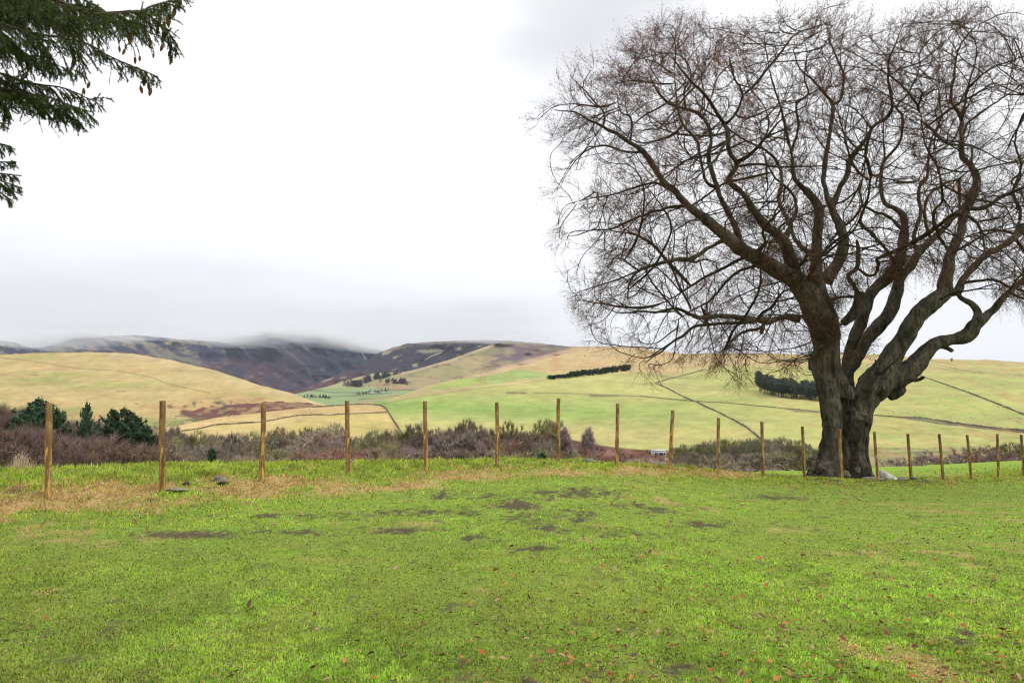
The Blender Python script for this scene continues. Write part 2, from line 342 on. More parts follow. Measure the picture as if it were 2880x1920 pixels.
def paint_MO(px, py):
    n = fbm(px / 34, py / 9, 5, 61); n2 = fbm(px / 90, py / 30, 3, 62)
    c = np.broadcast_to(np.array((.27, .215, .11)), px.shape + (3,)).copy()
    hw = np.clip(sst(1330, 1440, px + 80 * n2) * 1.1 + n * 1.2 - .1, 0, 1) * sst(1075, 1030, py + 20 * n); c = lay(c, (.12, .085, .09), hw)
    c = lay(c, (.12, .07, .07), np.clip(n * 3 - .5, 0, .9)); c = lay(c, (.2, .2, .08), np.clip(n2 * 2 - .1, 0, .6))
    c = lay(c, (.35, .28, .15), line_w(px, py, [(1129, 1050), (1267, 1013), (1386, 970)], 5) * .8)
    c = lay(c, (.38, .31, .2), sst(1, -1, py - interp(px, [(1200, 1062), (1455, 1028), (1640, 984), (2000, 990)]) + 22) * 0)
    c = lay(c, (.4, .28, .16), sst(-12, 0, py - interp(px, [(1200, 1080), (1330, 1062), (1455, 1026), (1560, 996), (1640, 976), (1720, 968)])) * (px > 1300) * .9)
    return c
def paint_F2(px, py):
    n = fbm(px / 30, (py + .3 * px) / 8, 5, 71); n2 = fbm(px / 80, py / 40, 3, 72)
    c = np.broadcast_to(np.array(HEA), px.shape + (3,)).copy()
    c = c * (1 + .4 * fbm(px / 11, py / 4, 3, 84)[..., None]); c = lay(c, HEA2, sst(1030, 1080, py) * .9); c = lay(c, (.25, .21, .13), np.clip(n * 4 - 1.25, 0, 1) * .9)
    c = lay(c, (.2, .16, .11), np.clip(sst(14, 3, py - interp(px, T_F2)) * (px > 1080) * (.6 + n), 0, .7))
    c = lay(c, (.2, .18, .11), inpoly(px, py + 4 * n, [(1170, 985), (1230, 980), (1250, 988), (1190, 994)]) * .8)
    c = lay(c, (.3, .27, .22), line_w(px, py + n, [(1195, 1012), (1215, 1000), (1240, 992)], 1.3))
    return c
def paint_F1(px, py):
    n = fbm((px + py) / 36, (py - .35 * px) / 9, 5, 81); n2 = fbm(px / 110, py / 40, 3, 82)
    c = np.broadcast_to(np.array((.018, .022, .040)), px.shape + (3,)).copy()
    t = interp(px, T_F1)
    n3 = fbm((px + .5 * py) / 13, py / 5, 3, 83); c = lay(c, (.19, .15, .085), np.clip(n * 4.2 + n3 * 1.6 - .3 + 1.2 * sst(60, 5, py - t) * (px < 560) + .3 * n2, 0, 1) * sst(760, 560, px) * .9)
    c = lay(c, HEA2, np.clip(sst(20, 70, py - t) * (.7 + n * 1.6), 0, 1) * sst(950, 780, px) * .9)
    c = lay(c, (.17, .14, .1), np.clip(n * 4 + n3 * 1.5 - 1.7, 0, 1) * .8); c = c * (1 + .35 * n3[..., None])
    c = lay(c, (.2, .18, .16), line_w(px, py + n, [(790, 975), (830, 1005), (865, 1035), (880, 1065)], 1.6) * .7)
    c = lay(c, (.3, .29, .28), line_w(px, py, [(1018, 992), (1024, 1004), (1032, 1014)], 2) * .8)
    c = lay(c, (.16, .15, .09), line_w(px + 3 * n, py + 3 * n, [(410, 975), (450, 1000), (520, 1010), (560, 1022)], 8) * .7)
    return c
HILL = m_land('hill_pasture', 1, .5, .0); MOORM = m_land('moorland', .35, .5, .0)
build_layer('F1', 'mountain', -400, 1200, 4, 1.6, paint_F1, MOORM, 1.5)
build_layer('F2', 'mountain', 740, 1700, 4, 1.6, paint_F2, MOORM, 1.0)
build_layer('MO', 'moorland_hill', 1040, 2100, 4, 1.6, paint_MO, MOORM, .8)
build_layer('FM', 'valley_farmland', 700, 1500, 3, 1.5, paint_FM, HILL, .4)
build_layer('LH', 'grassy_hill', -500, 1040, 3, 1.6, paint_LH, HILL, .8)
build_layer('HS', 'hillside', -400, 3300, 3, 1.4, paint_HS, HILL, .5)

# ------------------------------------------------------------------ the fence line and the near ground
POSTS = [  # top px, top py, base px, base py, shaft half width px
 (137, 1133, 134, 1400, 8.0), (457, 1127, 455, 1390, 7.8), (742, 1134, 735, 1363, 6.6), (976, 1127, 980, 1345, 6.0), (1195, 1128, 1198, 1330, 5.6), (1398, 1131, 1399, 1316, 5.2), (1571, 1120, 1569, 1303, 5.0),
 (1737, 1135, 1735, 1303, 4.8), (1892, 1154, 1884, 1323, 4.8), (2020, 1175, 2021, 1335, 4.5), (2143, 1186, 2145, 1344, 4.3), (2257, 1199, 2263, 1341, 4.0), (2361, 1206, 2368, 1349, 4.0),
 (2459, 1214, 2470, 1350, 3.8), (2554, 1220, 2563, 1350, 3.7), (2642, 1220, 2653, 1348, 3.6), (2720, 1223, 2732, 1345, 3.4), (2805, 1220, 2808, 1335, 3.3), (2872, 1222, 2881, 1338, 3.3)]
def fenceY(px): return 15.7 / (1 - .585 * (np.asarray(px, float) - 1440) / 2000)
fz = [(b[2], P(b[2], b[3], fenceY(b[2]))[2]) for b in POSTS]
fz = [(-700, fz[0][1])] + fz + [(3600, -1.3)]
def zf(px): return np.interp(px, [a for a, _ in fz], [b for _, b in fz])
BEY = {  # profile beyond the fence: (metres past the fence, z) or absolute ('a', Y, py)
 -700: [(3, .24), (5, .1), (11, -1.5)], 0: [(3, .25), (5, .1), (11, -1.5)], 500: [(2.8, .26), (5, .1), (11, -1.6)], 1000: [(2.3, .22), (4.2, .05), (11, -1.6)], 1300: [(1.6, .2), (3.2, .05), (10, -1.8)],
 1570: [(.8, .2), (2.5, .03), (10, -2)], 1750: [(1.0, .03), (2.5, -.2), (10, -2.8)], 1900: [(1.2, -.12), (3, -.4), (10, -3)], 2021: [(1.3, -.3), (3, -.65), (10, -3)],
 2080: [(1.5, -.45), (4, -.85), ('a', 40, 1330)], 2150: [(1.5, -.58), (5, -1.0), ('a', 42, 1322)], 2300: [(3, -1.0), (8, -1.4), ('a', 50, 1317)], 2450: [(3, -1.15), (8, -1.6), ('a', 52, 1312)],
 2600: [(3, -1.2), ('a', 40, 1317), ('a', 60, 1306)], 2880: [(3, -1.2), ('a', 45, 1300), ('a', 70, 1291)], 3600: [(3, -1.3), ('a', 60, 1300), ('a', 80, 1290)]}
YG = np.concatenate([np.linspace(0, 80, 401), np.geomspace(81, 12000, 60)])
UC = []; ZC = []
for px in sorted(BEY):
    Yf = float(fenceY(min(px, 3300))) if px > -600 else 9.0
    z0 = float(zf(px)); pts = [(0, 0), (4, 0)]
    for t in (.2, .4, .6, .8, 1): pts.append((4 + (Yf - 4) * t, z0 * (t * t * (3 - 2 * t))))
    for q in BEY[px]:
        if q[0] == 'a': pts.append((q[1], float(P(px, q[2], q[1])[2])))
        else: pts.append((Yf + q[0], q[1]))
    L = pts[-1]; pts += [(L[0] + 15, L[1] - 4.5), (L[0] + 45, -14.5), (L[0] + 80, -17.5), (250, -19), (400, -22), (12000, -60)]
    z = np.interp(YG, [a for a, _ in pts], [b for _, b in pts])
    k = np.array([1, 2, 3, 2, 1.]) / 9; zs = np.convolve(np.pad(z, 2, 'edge'), k, 'valid'); z[:401] = zs[:401]
    UC.append((px - 1440) / 2000); ZC.append(z)
UC = np.array(UC); ZC = np.array(ZC)
def G0(x, y):
    r = np.hypot(x, y); Ye = np.maximum(y, r * .62); u = np.clip(x / np.maximum(Ye, .01), UC[0], UC[-1])
    i = np.clip(np.searchsorted(UC, u) - 1, 0, len(UC) - 2); t = (u - UC[i]) / (UC[i + 1] - UC[i]); t = t * t * (3 - 2 * t) * .5 + t * .5
    j = np.clip(np.searchsorted(YG, Ye) - 1, 0, len(YG) - 2); s = (Ye - YG[j]) / (YG[j + 1] - YG[j])
    f = lambda a, b: ZC[a, b]
    return (f(i, j) * (1 - s) + f(i, j + 1) * s) * (1 - t) + (f(i + 1, j) * (1 - s) + f(i + 1, j + 1) * s) * t
def fence_s(x, y): return (y - 15.7 - .585 * x) / math.hypot(1, .585)
def G(x, y):
    x = np.asarray(x, float); y = np.asarray(y, float); z = G0(x, y); s = fence_s(x, y); nz = sst(60, 25, np.hypot(x, y))
    z = z + .03 * fbm(x / 1.6, y / 1.6, 3, 101) * nz + .018 * fbm(x / .35, y / .35, 3, 102) * nz
    rough = np.exp(-((s + .2) / 1.9) ** 2) * sst(12, -4, x) + .35 * np.exp(-((s) / 1.3) ** 2)
    return z + rough * (.10 * fbm(x / .55, y / .55, 3, 103)) * nz
# cover masks, by where each spot of turf lies
STB = [(-400, 1410, 55), (0, 1402, 55), (300, 1400, 48), (600, 1388, 38), (900, 1374, 30), (1150, 1352, 27), (1400, 1337, 26), (1700, 1324, 22), (1900, 1328, 16), (2100, 1335, 11), (2800, 1338, 10), (3300, 1340, 10)]
MUD = [(1310, 1392, 90, 8), (1450, 1421, 55, 12), (1478, 1452, 50, 12), (1563, 1482, 60, 16), (1172, 1488, 90, 8), (1327, 1512, 60, 11), (1486, 1545, 55, 11), (1870, 1431, 60, 9), (1610, 1388, 95, 10), (506, 1503, 110, 6),
       (816, 1495, 130, 7), (820, 1451, 130, 6), (1620, 1445, 60, 16), (1750, 1420, 60, 7), (1750, 1500, 80, 8), (1980, 1470, 50, 8), (2170, 1400, 60, 7), (1250, 1440, 120, 7), (2560, 1352, 90, 7), (2440, 1352, 160, 8), (1480, 1910, 35, 14),
       (1350, 1900, 30, 10), (2270, 1640, 22, 8), (40, 1380, 60, 12), (1900, 1880, 40, 12), (2700, 1800, 40, 14)]
def masks(x, y):
    px, py = proj(np.stack([x, y, G0(x, y)], -1)); a = np.array(STB)
    c = np.interp(px, a[:, 0], a[:, 1]); w = np.interp(px, a[:, 0], a[:, 2])
    n = fbm(x / .9, y / .9, 4, 111); n1 = fbm(x / .28, y / .28, 3, 112)
    straw = np.clip(1.2 * np.exp(-((py - c) / w) ** 2) + 1.3 * n + .7 * n1 - .35 - .25 * sst(500, 1000, px), 0, 1) * (np.abs(py - c) < 3 * w)
    straw = np.maximum(straw, np.clip(fbm(x / 1.3, y / 1.3, 4, 113) * 1.5 + n1 * 1.3 - .6, 0, .6))
    mud = 0 * px
    for mx, my, rx, ry in MUD:
        mud = np.maximum(mud, 1.15 * np.exp(-(((px - mx) / (rx * 1.5)) ** 2 + ((py - my) / (ry * 1.5)) ** 2)))
    fn = fbm(x / .07, y / .07, 3, 118); mud = np.clip(1.25 * mud + 1.1 * n1 + .5 * n + 1.5 * fn - .5, 0, 1) * sst(.03, .3, mud)
    spots = np.clip((fbm(x / .16, y / .16, 3, 115) - .30) * 6, 0, 1) * np.clip(fbm(x / 2.2, y / 2.2, 3, 116) * 2 + .55 + .3 * sst(1000, 1500, px), 0, 1)
    mud = np.maximum(mud, spots * np.clip(.5 + 1.6 * fn, 0, 1) * .8)
    tone = fbm(x / 2.0, y / 2.0, 4, 114)
    return px, py, straw, mud, tone
ang = np.radians(np.concatenate([np.arange(-180, -52, 4.), np.arange(-52, 52, .16), np.arange(52, 180, 4.)]))
rr = np.concatenate([[.3, .8, 1.4, 2.0], np.geomspace(2.4, 130, 440), np.geomspace(135, 14000, 34)])
A, Rr = np.meshgrid(ang, rr); gx = Rr * np.sin(A); gy = Rr * np.cos(A); gz = G(gx, gy)
px, py, stw, mud, tone = masks(gx, gy)
gc = np.broadcast_to(np.array((.19, .26, .04)), gx.shape + (3,)).copy()
gc = lay(gc, (.40, .27, .11), stw * .9); gc = lay(gc, (.07, .052, .036), mud * .9)
far = sst(24, 40, Rr); gc = lay(gc, (.2, .30, .035), far * .9); gc = lay(gc, (.10, .075, .05), sst(75, 95, Rr))
V = np.stack([gx, gy, gz], -1)
mesh('ground', V, grid_faces(len(rr), len(ang), True), m_ground(), col=gc.reshape(-1, 3), smooth=True, kind='structure')

# ------------------------------------------------------------------ grass blades
def blades(name, n, xr, yr, seed, Lf, extra=None, hi=1.0):
    g = np.random.default_rng(seed)
    bx = g.uniform(*xr, n); by = g.uniform(*yr, n) ** 1.0
    # spread over the picture evenly, so nearer turf gets more blades to the metre
    pz = np.zeros(n); p = P(bx, by, 1.0); d = p - np.array([0, 0, CZ]); k = np.full(n, 6.0)
    for it in range(14):
        q = d * k[:, None]; zz = G0(q[:, 0], q[:, 1]); kn = (zz - CZ) / np.minimum(d[:, 2], -.02); k = .5 * k + .5 * np.clip(kn, 1, 40)
    q = d * k[:, None]; x, y = q[:, 0], q[:, 1]
    j = .04 * k; x = x + g.normal(size=n) * j; y = y + g.normal(size=n) * j
    px, py, stw, mud, tone = masks(x, y); s = fence_s(x, y)
    ok = (g.random(n) > mud * .93) & (y > 1.5) & (k < 39)
    x, y, px, py, stw, mud, tone, s = [a[ok] for a in (x, y, px, py, stw, mud, tone, s)]; n = len(x)
    z = G(x, y); base = np.stack([x, y, z - .004], -1); dist = np.hypot(x, y)
    isS = g.random(n) < np.clip(stw * .95 + .15 + .5 * fbm(x / .5, y / .5, 3, 174), .03, 1)
    cl8 = fbm(x / .10, y / .10, 3, 171) * .8 + .6 * fbm(x / .04, y / .04, 2, 175); cl3 = fbm(x / .35, y / .35, 3, 172)
    L = Lf * (.5 + g.random(n)) * (1 + .35 * tone + .5 * cl8) * (1 - .55 * mud)
    L = L * (1 + 1.2 * np.exp(-(np.maximum(-s - .3, 0) / 1.5) ** 2) * (s > -6))
    L = np.where((s > .8) & (g.random(n) < .3), L * 1.3, L)
    th = g.uniform(0, 2 * np.pi, n); lean = np.abs(g.normal(.25, .95, n)) + isS * .9
    wind = fbm(x / .5, y / .5, 2, 5) * 3
    th = np.where(isS, wind + g.normal(0, .8, n), th)
    dx = np.cos(th) * np.sin(np.minimum(lean, 1.4)); dy = np.sin(th) * np.sin(np.minimum(lean, 1.4)); dz = np.cos(np.minimum(lean, 1.4))
    d = np.stack([dx, dy, dz + .05], -1)
    ph = g.uniform(0, np.pi, n); side = np.stack([np.cos(ph), np.sin(ph), 0 * ph], -1)
    w = (.0016 + .00042 * dist) * (.6 + .8 * g.random(n))
    tip = base + d * L[:, None]; mid = base + (d * .55 + np.array([0, 0, .12])) * L[:, None]
    v = np.stack([base - side * w[:, None], base + side * w[:, None], mid + side * w[:, None] * .8, mid - side * w[:, None] * .8, tip + np.array([0, 0, -.1]) * L[:, None] * isS[:, None]], 1)
    t = g.random(n)[:, None]
    c = np.array((.15, .31, .022)) * (1 - t) + np.array((.36, .50, .065)) * t
    c = c * (1.22 * np.clip(1 + .8 * cl8 + .75 * cl3 + .1 * tone, .5, 1.45))[:, None]
    yl = np.clip(.25 + 1.3 * fbm(x / .8, y / .8, 3, 173), 0, 1)[:, None] * .6; c = c * (1 - yl) + np.array((.42, .46, .07)) * yl * np.clip(1 + .6 * cl8, .5, 1.5)[:, None]
    ol = np.clip(.45 - tone * 1.2 + .9 * sst(1000, 200, px) * sst(1400, 1700, py), 0, 1)[:, None]; c = c * (1 - ol * .5) + np.array((.19, .21, .05)) * ol * .5  # olive by tone; lower-left term paints the corner's shade into the blades
    sc = np.array((.56, .43, .16)) * (.6 + .8 * g.random(n)[:, None]); c = np.where(isS[:, None], sc, c)
    rd = isS & (g.random(n) < .16); c[rd] = np.array((.44, .20, .09))
    dk = g.random(n) < .18; c[dk] *= .35
    pl = g.random(n) < .06; c[pl] = np.array((.42, .38, .16))
    c = c * hi
    b = np.arange(n)[:, None] * 5
    mesh(name, v.reshape(-1, 3), [b + np.array([[0, 1, 2, 3]]), b + np.array([[3, 2, 4]])], BLADE, col=np.repeat(c, 5, 0), kind='stuff')
BLADE = m_blade()
blades('grass', 620000, (-300, 3420), (1300, 2150), 21, .019)
setp(bpy.data.objects['grass'], kind='stuff')
# longer rough grass along the fence bank
def tussocks(name, n, seed):
    g = np.random.default_rng(seed); px = g.uniform(-250, 3100, n); Yf = fenceY(px)
    off = g.normal(.6, 1.5, n) + (px < 1500) * g.uniform(-1.2, 2.2, n)
    clump = fbm(px / 14, off * 2.2, 3, 7)
    Y = Yf + off; x = (px - 1440) / 2000 * Y; ok = (clump > -.15); x, Y, px, off = x[ok], Y[ok], px[ok], off[ok]; n = len(x)
    ppx, py, stw, mud, tone = masks(x, Y); base = np.stack([x, Y, G(x, Y) - .01], -1)
    L = g.uniform(.035, .11, n) * (1 + .4 * (off > 1)) * np.where(px > 1950, .75, 1); isS = g.random(n) < np.clip(stw * 1.3 + .14, 0, .92) * np.where(off > 1.2, .4, 1)
    th = fbm(x / .4, Y / .4, 3, 5) * 6 + g.normal(0, .7, n); ln = np.clip(np.abs(g.normal(.75, .5, n)) + isS * .4, 0, 1.5)
    d = np.stack([np.cos(th) * np.sin(ln), np.sin(th) * np.sin(ln), np.cos(ln)], -1)
    ph = g.uniform(0, np.pi, n); side = np.stack([np.cos(ph), np.sin(ph), 0 * ph], -1); w = (.0022 + .0003 * Y) * (.5 + g.random(n))
    mid = base + (d * .5 + np.array([0, 0, .18])) * L[:, None]; tip = base + d * L[:, None]
    v = np.stack([base - side * w[:, None], base + side * w[:, None], mid + side * w[:, None] * .8, mid - side * w[:, None] * .8, tip], 1)
    t = g.random(n)[:, None]; c = np.array((.19, .30, .025)) * (1 - t) + np.array((.46, .50, .07)) * t
    c = c * np.clip(1 + .8 * fbm(x / .25, Y / .25, 3, 173), .4, 1.7)[:, None]
    c = np.where(isS[:, None], np.array((.58, .40, .16)) * (.55 + .8 * g.random(n)[:, None]), c); rd = isS & (g.random(n) < .16); c[rd] = (.44, .19, .085)
    dk = g.random(n) < .12; c[dk] *= .5
    b = np.arange(n)[:, None] * 5
    mesh(name, v.reshape(-1, 3), [b + np.array([[0, 1, 2, 3]]), b + np.array([[3, 2, 4]])], BLADE, col=np.repeat(c, 5, 0), kind='stuff')
tussocks('rough_grass', 150000, 31)
# fallen leaves
def fallen():
    g = np.random.default_rng(5); n = 3800
    px = g.uniform(-200, 3080, n); py = 1350 + 640 * g.random(n) ** .8
    w = .10 + .9 * sst(500, 1900, px); keep = g.random(n) < w; px, py = px[keep], py[keep]; px = np.concatenate([px, g.normal(2390, 130, 500)]); py = np.concatenate([py, g.uniform(1338, 1420, 500)]); n = len(px)
    d = P(px, py, 1.0) - np.array([0, 0, CZ]); k = np.full(n, 6.0)
    for _ in range(14):
        q = d * k[:, None]; k = .5 * k + .5 * np.clip((G0(q[:, 0], q[:, 1]) - CZ) / np.minimum(d[:, 2], -.02), 1, 40)
    q = d * k[:, None]; x, y = q[:, 0], q[:, 1]; c = np.stack([x, y, G(x, y) + .022 + .014 * g.random(n)], -1)
    a = g.uniform(0, 6.28, n); t1 = np.stack([np.cos(a), np.sin(a), g.normal(0, .35, n)], -1); t2 = np.stack([-np.sin(a), np.cos(a), g.normal(0, .35, n)], -1)
    s = ((.0055 + .013 * g.random(n) ** 2.6) * (.8 + .055 * k))[:, None]; up = np.array([0, 0, 1.])
    v = np.stack([c - t1 * s * 1.4, c - t1 * s * .5 + t2 * s * .75 + up * s * .5, c + t1 * s * .6 + t2 * s * .65 + up * s * .35, c + t1 * s * 1.5 + up * s * .2, c + t1 * s * .6 - t2 * s * .65 + up * s * .45, c - t1 * s * .5 - t2 * s * .75 + up * s * .3, c - up * s * .1], 1)
    P3 = np.array([(.34, .10, .03), (.42, .17, .05), (.15, .055, .03), (.09, .045, .03), (.36, .22, .13), (.12, .045, .03)]); cc = P3[np.where(s[:, 0] < .011, g.choice([2, 3, 5, 2, 0], n), g.integers(0, 6, n))]
    b = np.arange(n)[:, None] * 7; tri = np.concatenate([b + np.array([[i, (i + 1) % 6, 6]]) for i in range(6)])
    mesh('fallen_leaves', v.reshape(-1, 3), tri, m_blade('dead_leaf', .2), col=np.repeat(cc, 7, 0), kind='stuff')
fallen()

# ------------------------------------------------------------------ fence posts
def m_post():
    s = NT('treated_post_wood'); v = s.coord('Object', (1, 1, .18)); a = s.noise(v, 11, 5, .6, 1.2); b = s.noise(s.coord('Object'), 5, 5, .65, .8); r = s.n('ShaderNodeObjectInfo').outputs['Random']
    z = s.n('ShaderNodeSeparateXYZ', Vector=s.coord('Object')).outputs[2]
    col = s.mix(s.ramp(b, [(.36, 0.), (.62, 1.)]), (.20, .115, .035), (.56, .37, .12))
    col = s.mix(s.ramp(a, [(.42, .9), (.58, 0.)]), col, (.07, .035, .012))
    top = s.ramp(s.math('ADD', z, s.math('MULTIPLY', b, .25)), [(1.38, 0.), (1.48, 1.)])
    col = s.mix(s.math('MULTIPLY', s.ramp(z, [(.88, 0.), (1.0, .6)]), 1.0), col, (.12, .07, .03))
    h = s.N.new('ShaderNodeHueSaturation'); s.set(h.inputs['Color'], col); s.set(h.inputs['Value'], s.math('ADD', .8, s.math('MULTIPLY', r, .6)))
    return s.finish(h.outputs[0], .75, .3, s.math('ADD', a, b), .7, .01)
MPOST = m_post(); MEND = m_flat('post_end_grain', (.30, .17, .07), .4, sc=60)
POSTW = ['dark-stained round fence post, leftmost of the row, before the thick brown wood', 'pale-orange fence post, second from the left, with a dark base by a flat stone',
 'knotty dark fence post leaning right, third from the left, right of the grey rock', 'dark brown fence post, fourth from the left, in front of the straw-coloured field',
 'fence post, fifth from the left, before the corner of the straw-coloured field', 'fence post, sixth from the left, just left of the round olive tree',
 'highest fence post on the crest, seventh from the left, right of two olive trees', 'fence post with a dark top, eighth from the left, before the plain green slope',
 'yellow fence post leaning right, ninth from the left, right of the white shed', 'yellow fence post, tenth from the left, on the downslope before the grey copse', 'straight fence post, eleventh from the left, where the field wall meets the copse',
 'thin fence post, twelfth from the left, just left of the beech trunk', 'fence post standing right in front of the hollow beech trunk', 'fence post leaning left beside the pale stones, first right of the beech trunk',
 'fence post leaning left, second right of the beech trunk, beyond the stones', 'fence post leaning left, third right of the beech trunk, in front of the rough ground', 'fence post leaning left before the pink bush, fourth right of the trunk',
 'upright fence post in front of the dark thicket, second from the right end', 'last fence post, cut by the right edge of the photo']
for i, (tx, ty, bx, by, hw) in enumerate(POSTS):
    Y = float(fenceY(bx)); b = P(bx, by, Y); t = P(tx, ty, Y + random.uniform(-.04, .04)); r = hw / F * Y * 1.05
    ax = Vector(t - b); H = ax.length; n = 26; sides = 20; zz = np.linspace(-.28, H, n)
    o = empty('fence_post', tuple(b), label=POSTW[i], cat='fence post', group='round wooden posts of the unfinished fence')
    o.rotation_euler = ax.to_track_quat('Z', 'Y').to_euler()
    th = np.arange(sides) * 2 * np.pi / sides; rad = r * (1.06 - .1 * zz / H)[:, None] * (1 + .035 * fbm(np.cos(th)[None] * 1.5 + zz[:, None] * 2.2 + i * 9, np.sin(th)[None] * 1.5 + zz[:, None] * .6, 3, i) * 2)
    bx_ = r * .22 * fbm(zz * 2 + i * 5, zz * 0, 2, 7 + i); by_ = r * .2 * fbm(zz * 2 + i * 3, zz * 0 + 4, 2, 9 + i)
    v = np.stack([rad * np.cos(th) + bx_[:, None], rad * np.sin(th) + by_[:, None], zz[:, None] + 0 * rad], -1)
    rim = v[-1].copy(); cen = rim.mean(0); rim2 = cen + (rim - cen) * .88 + np.array([0, 0, r * .1])
    mesh('shaft', v.reshape(-1, 3), grid_faces(n, sides, True), MPOST, o, smooth=True)
    vv = np.concatenate([rim, rim2, [cen + np.array([0, 0, r * .12])]]); q = grid_faces(2, sides, True); k = np.arange(sides)
    mesh('sawn_top', vv, [q, np.stack([k + sides, (k + 1) % sides + sides, 0 * k + 2 * sides], -1)], MEND, o)

# ------------------------------------------------------------------ stones
def m_stone():
    s = NT('field_stone'); a = s.noise(s.coord(), 9, 6, .65); b = s.noise(s.coord(), 3, 3)
    c = s.mix(s.ramp(a, [(.35, 0.), (.65, 1.)]), (.10, .085, .075), (.30, .275, .24)); c = s.mix(s.ramp(b, [(.5, 0.), (.65, .7)]), c, (.12, .14, .05))
    return s.finish(c, .9, .2, a, .7, .02)
MST = m_stone(); MSTP = m_flat('pale_stone', (.50, .48, .43), .3, sc=8); MSTK = m_flat('mossy_stone', (.10, .095, .06), .4, sc=8); MSTD = m_flat('dark_soil', (.035, .022, .016), .4, sc=20)
def rock(name, px, py, Y, wpx, hpx, seed, label, cat='rock', group=None, mat=None, flat=1.0):
    g = np.random.default_rng(seed); w = wpx / F * Y / 2; h = hpx / F * Y
    nu, nv = 22, 12; u = np.linspace(0, 2 * np.pi, nu, endpoint=False); v_ = np.linspace(-np.pi / 2, np.pi / 2, nv)
    U, Vv = np.meshgrid(u, v_); d = np.stack([np.cos(U) * np.cos(Vv), np.sin(U) * np.cos(Vv), np.sin(Vv)], -1); n_ = unit(g.normal(size=(13, 3))); lim = g.uniform(.5, .9, 13)
    rr_ = np.ones(U.shape)
    for a, l in zip(n_, lim):
        k = d @ a; rr_ = np.minimum(rr_, np.where(k > .05, l / np.maximum(k, .05), 9))
    rr_ = rr_ * (1 + .05 * fbm(d[..., 0] * 3 + d[..., 2] * 2, d[..., 1] * 3, 3, seed)); v = d * rr_[..., None] * np.array([w * 1.15, w * .8 * flat, h * .72]); v[..., 2] += h * .33
    p = P(px, py, Y); p = (p[0], p[1], max(float(p[2]), float(G(p[0], p[1])) + .015))
    o = mesh(name, v.reshape(-1, 3), grid_faces(nv, nu, True), mat or MST, label=label, cat=cat, group=group); o.location = p; o.rotation_euler = (0, 0, g.uniform(-.3, .3)); return o
rock('rock', 619, 1370, 13.3, 38, 21, 1, 'pale grey angular rock lying on the grassy bank between the second and third posts')
rock('rock', 498, 1408, 11.9, 56, 11, 2, 'flat half-buried grey stone in the straw grass right of the second post')
rock('soil_mound', 524, 1389, 12.5, 28, 15, 3, 'dark clod of bare soil beside the flat stone near the second post', 'soil mound', mat=MSTD)
rock('soil_mound', 625, 1385, 13.0, 28, 15, 4, 'dark clod of bare soil just below the angular grey rock', 'soil mound', mat=MSTD)
rock('rock', 1654, 1308, 17.3, 36, 12, 6, 'dark bluish stone on the crest between the seventh and eighth posts')
TB = 23.2
for k, (a, b, w, h, s_, lab) in enumerate([(2490, 1347, 40, 26, 11, 'large pale rounded boulder at the foot of the beech, right of its trunk'), (2512, 1349, 30, 10, 12, 'small white slab right of the large pale boulder'),
    (2536, 1349, 36, 9, 13, 'low grey slab at the right end of the stones by the beech'), (2450, 1350, 60, 12, 14, 'long dark stone lying along the base of the beech trunk'), (2412, 1322, 20, 16, 15, 'rounded stone lodged in the hollow of the beech trunk'),
    (2378, 1334, 34, 20, 16, 'mossy stone at the mouth of the hollow in the beech trunk'), (2572, 1346, 22, 8, 17, 'small stone beyond the second post right of the beech'), (2605, 1349, 24, 7, 18, 'flat low stone farthest right of the beech trunk')]):
    o = rock('boulder', a, b + (k > 5), TB - .25 - (k in (4, 5)) * .35, w, h, s_, lab, 'boulder', 'stones around the foot of the beech')
    if k < 2: o.data.materials[0] = MSTP
    if k in (4, 5): o.data.materials[0] = MSTK
    if k in (4, 5): o.location.z = float(P(a, b, TB)[2])

# ------------------------------------------------------------------ drystone walls on the hillside
MWALL = m_flat('drystone', (.12, .10, .065), .5, sc=1.5)
def wall(layer, pts, label, h=1.2, w=.7, seed=0, gaps=.0):
    g = np.random.default_rng(seed); a = np.array(pts, float); L = np.concatenate([[0], np.cumsum(np.hypot(*np.diff(a, axis=0).T))])
    n = int(L[-1] / 2.2); t = np.linspace(0, L[-1], n); px = np.interp(t, L, a[:, 0]); py = np.interp(t, L, a[:, 1]) + .6 * fbm(t / 20, t * 0, 2, seed)
    q = S(layer, px, py); d = unit(np.gradient(q[:, :2], axis=0)); nrm = np.stack([-d[:, 1], d[:, 0]], -1)
    w *= .7; hh = h * .62 * (.7 + .5 * np.clip(fbm(t / 14, t * 0 + 2, 3, seed + 1) + .6, .05, 1.3)) * (1 + .15 * g.normal(size=n)); prof = [(-.5, -.6), (-.42, .75), (-.2, 1.0), (.2, 1.0), (.42, .75), (.5, -.6)]
    V = np.zeros((n, 6, 3))
    for k, (o_, z) in enumerate(prof):
        V[:, k, :2] = q[:, :2] + nrm * w * o_; V[:, k, 2] = q[:, 2] + (z * hh if z > 0 else z)
    return mesh('drystone_wall', V.reshape(-1, 3), grid_faces(n, 6), MWALL, label=label, cat='wall', group='drystone walls across the fields')
wall('HS', W1[1:], 'uneven stone wall crossing the straw-coloured field from left to right', .85, .7, 1)
wall('HS', W2, 'stone wall running downhill between the straw-coloured field and the green field', .9, .8, 2)
wall('HS', W3, 'stone wall falling diagonally down the slope to the copse left of the beech', 1.0, .9, 3)
wall('HS', W3B, 'short upper stone wall climbing right under the tan ridge, behind the beech twigs', 1.0, .9, 4)
wall('HS', W4[9:], 'dark wall edging the purple-brown bracken strip right of the beech', .8, .8, 5)
wall('HS', W5[1:], 'long straight stone wall slanting down to the right edge across the sheep pasture', 1.1, .9, 6)
wall('HS', W4[4:9], 'low broken wall across the green slope left of the beech trunk', .5, .8, 7)

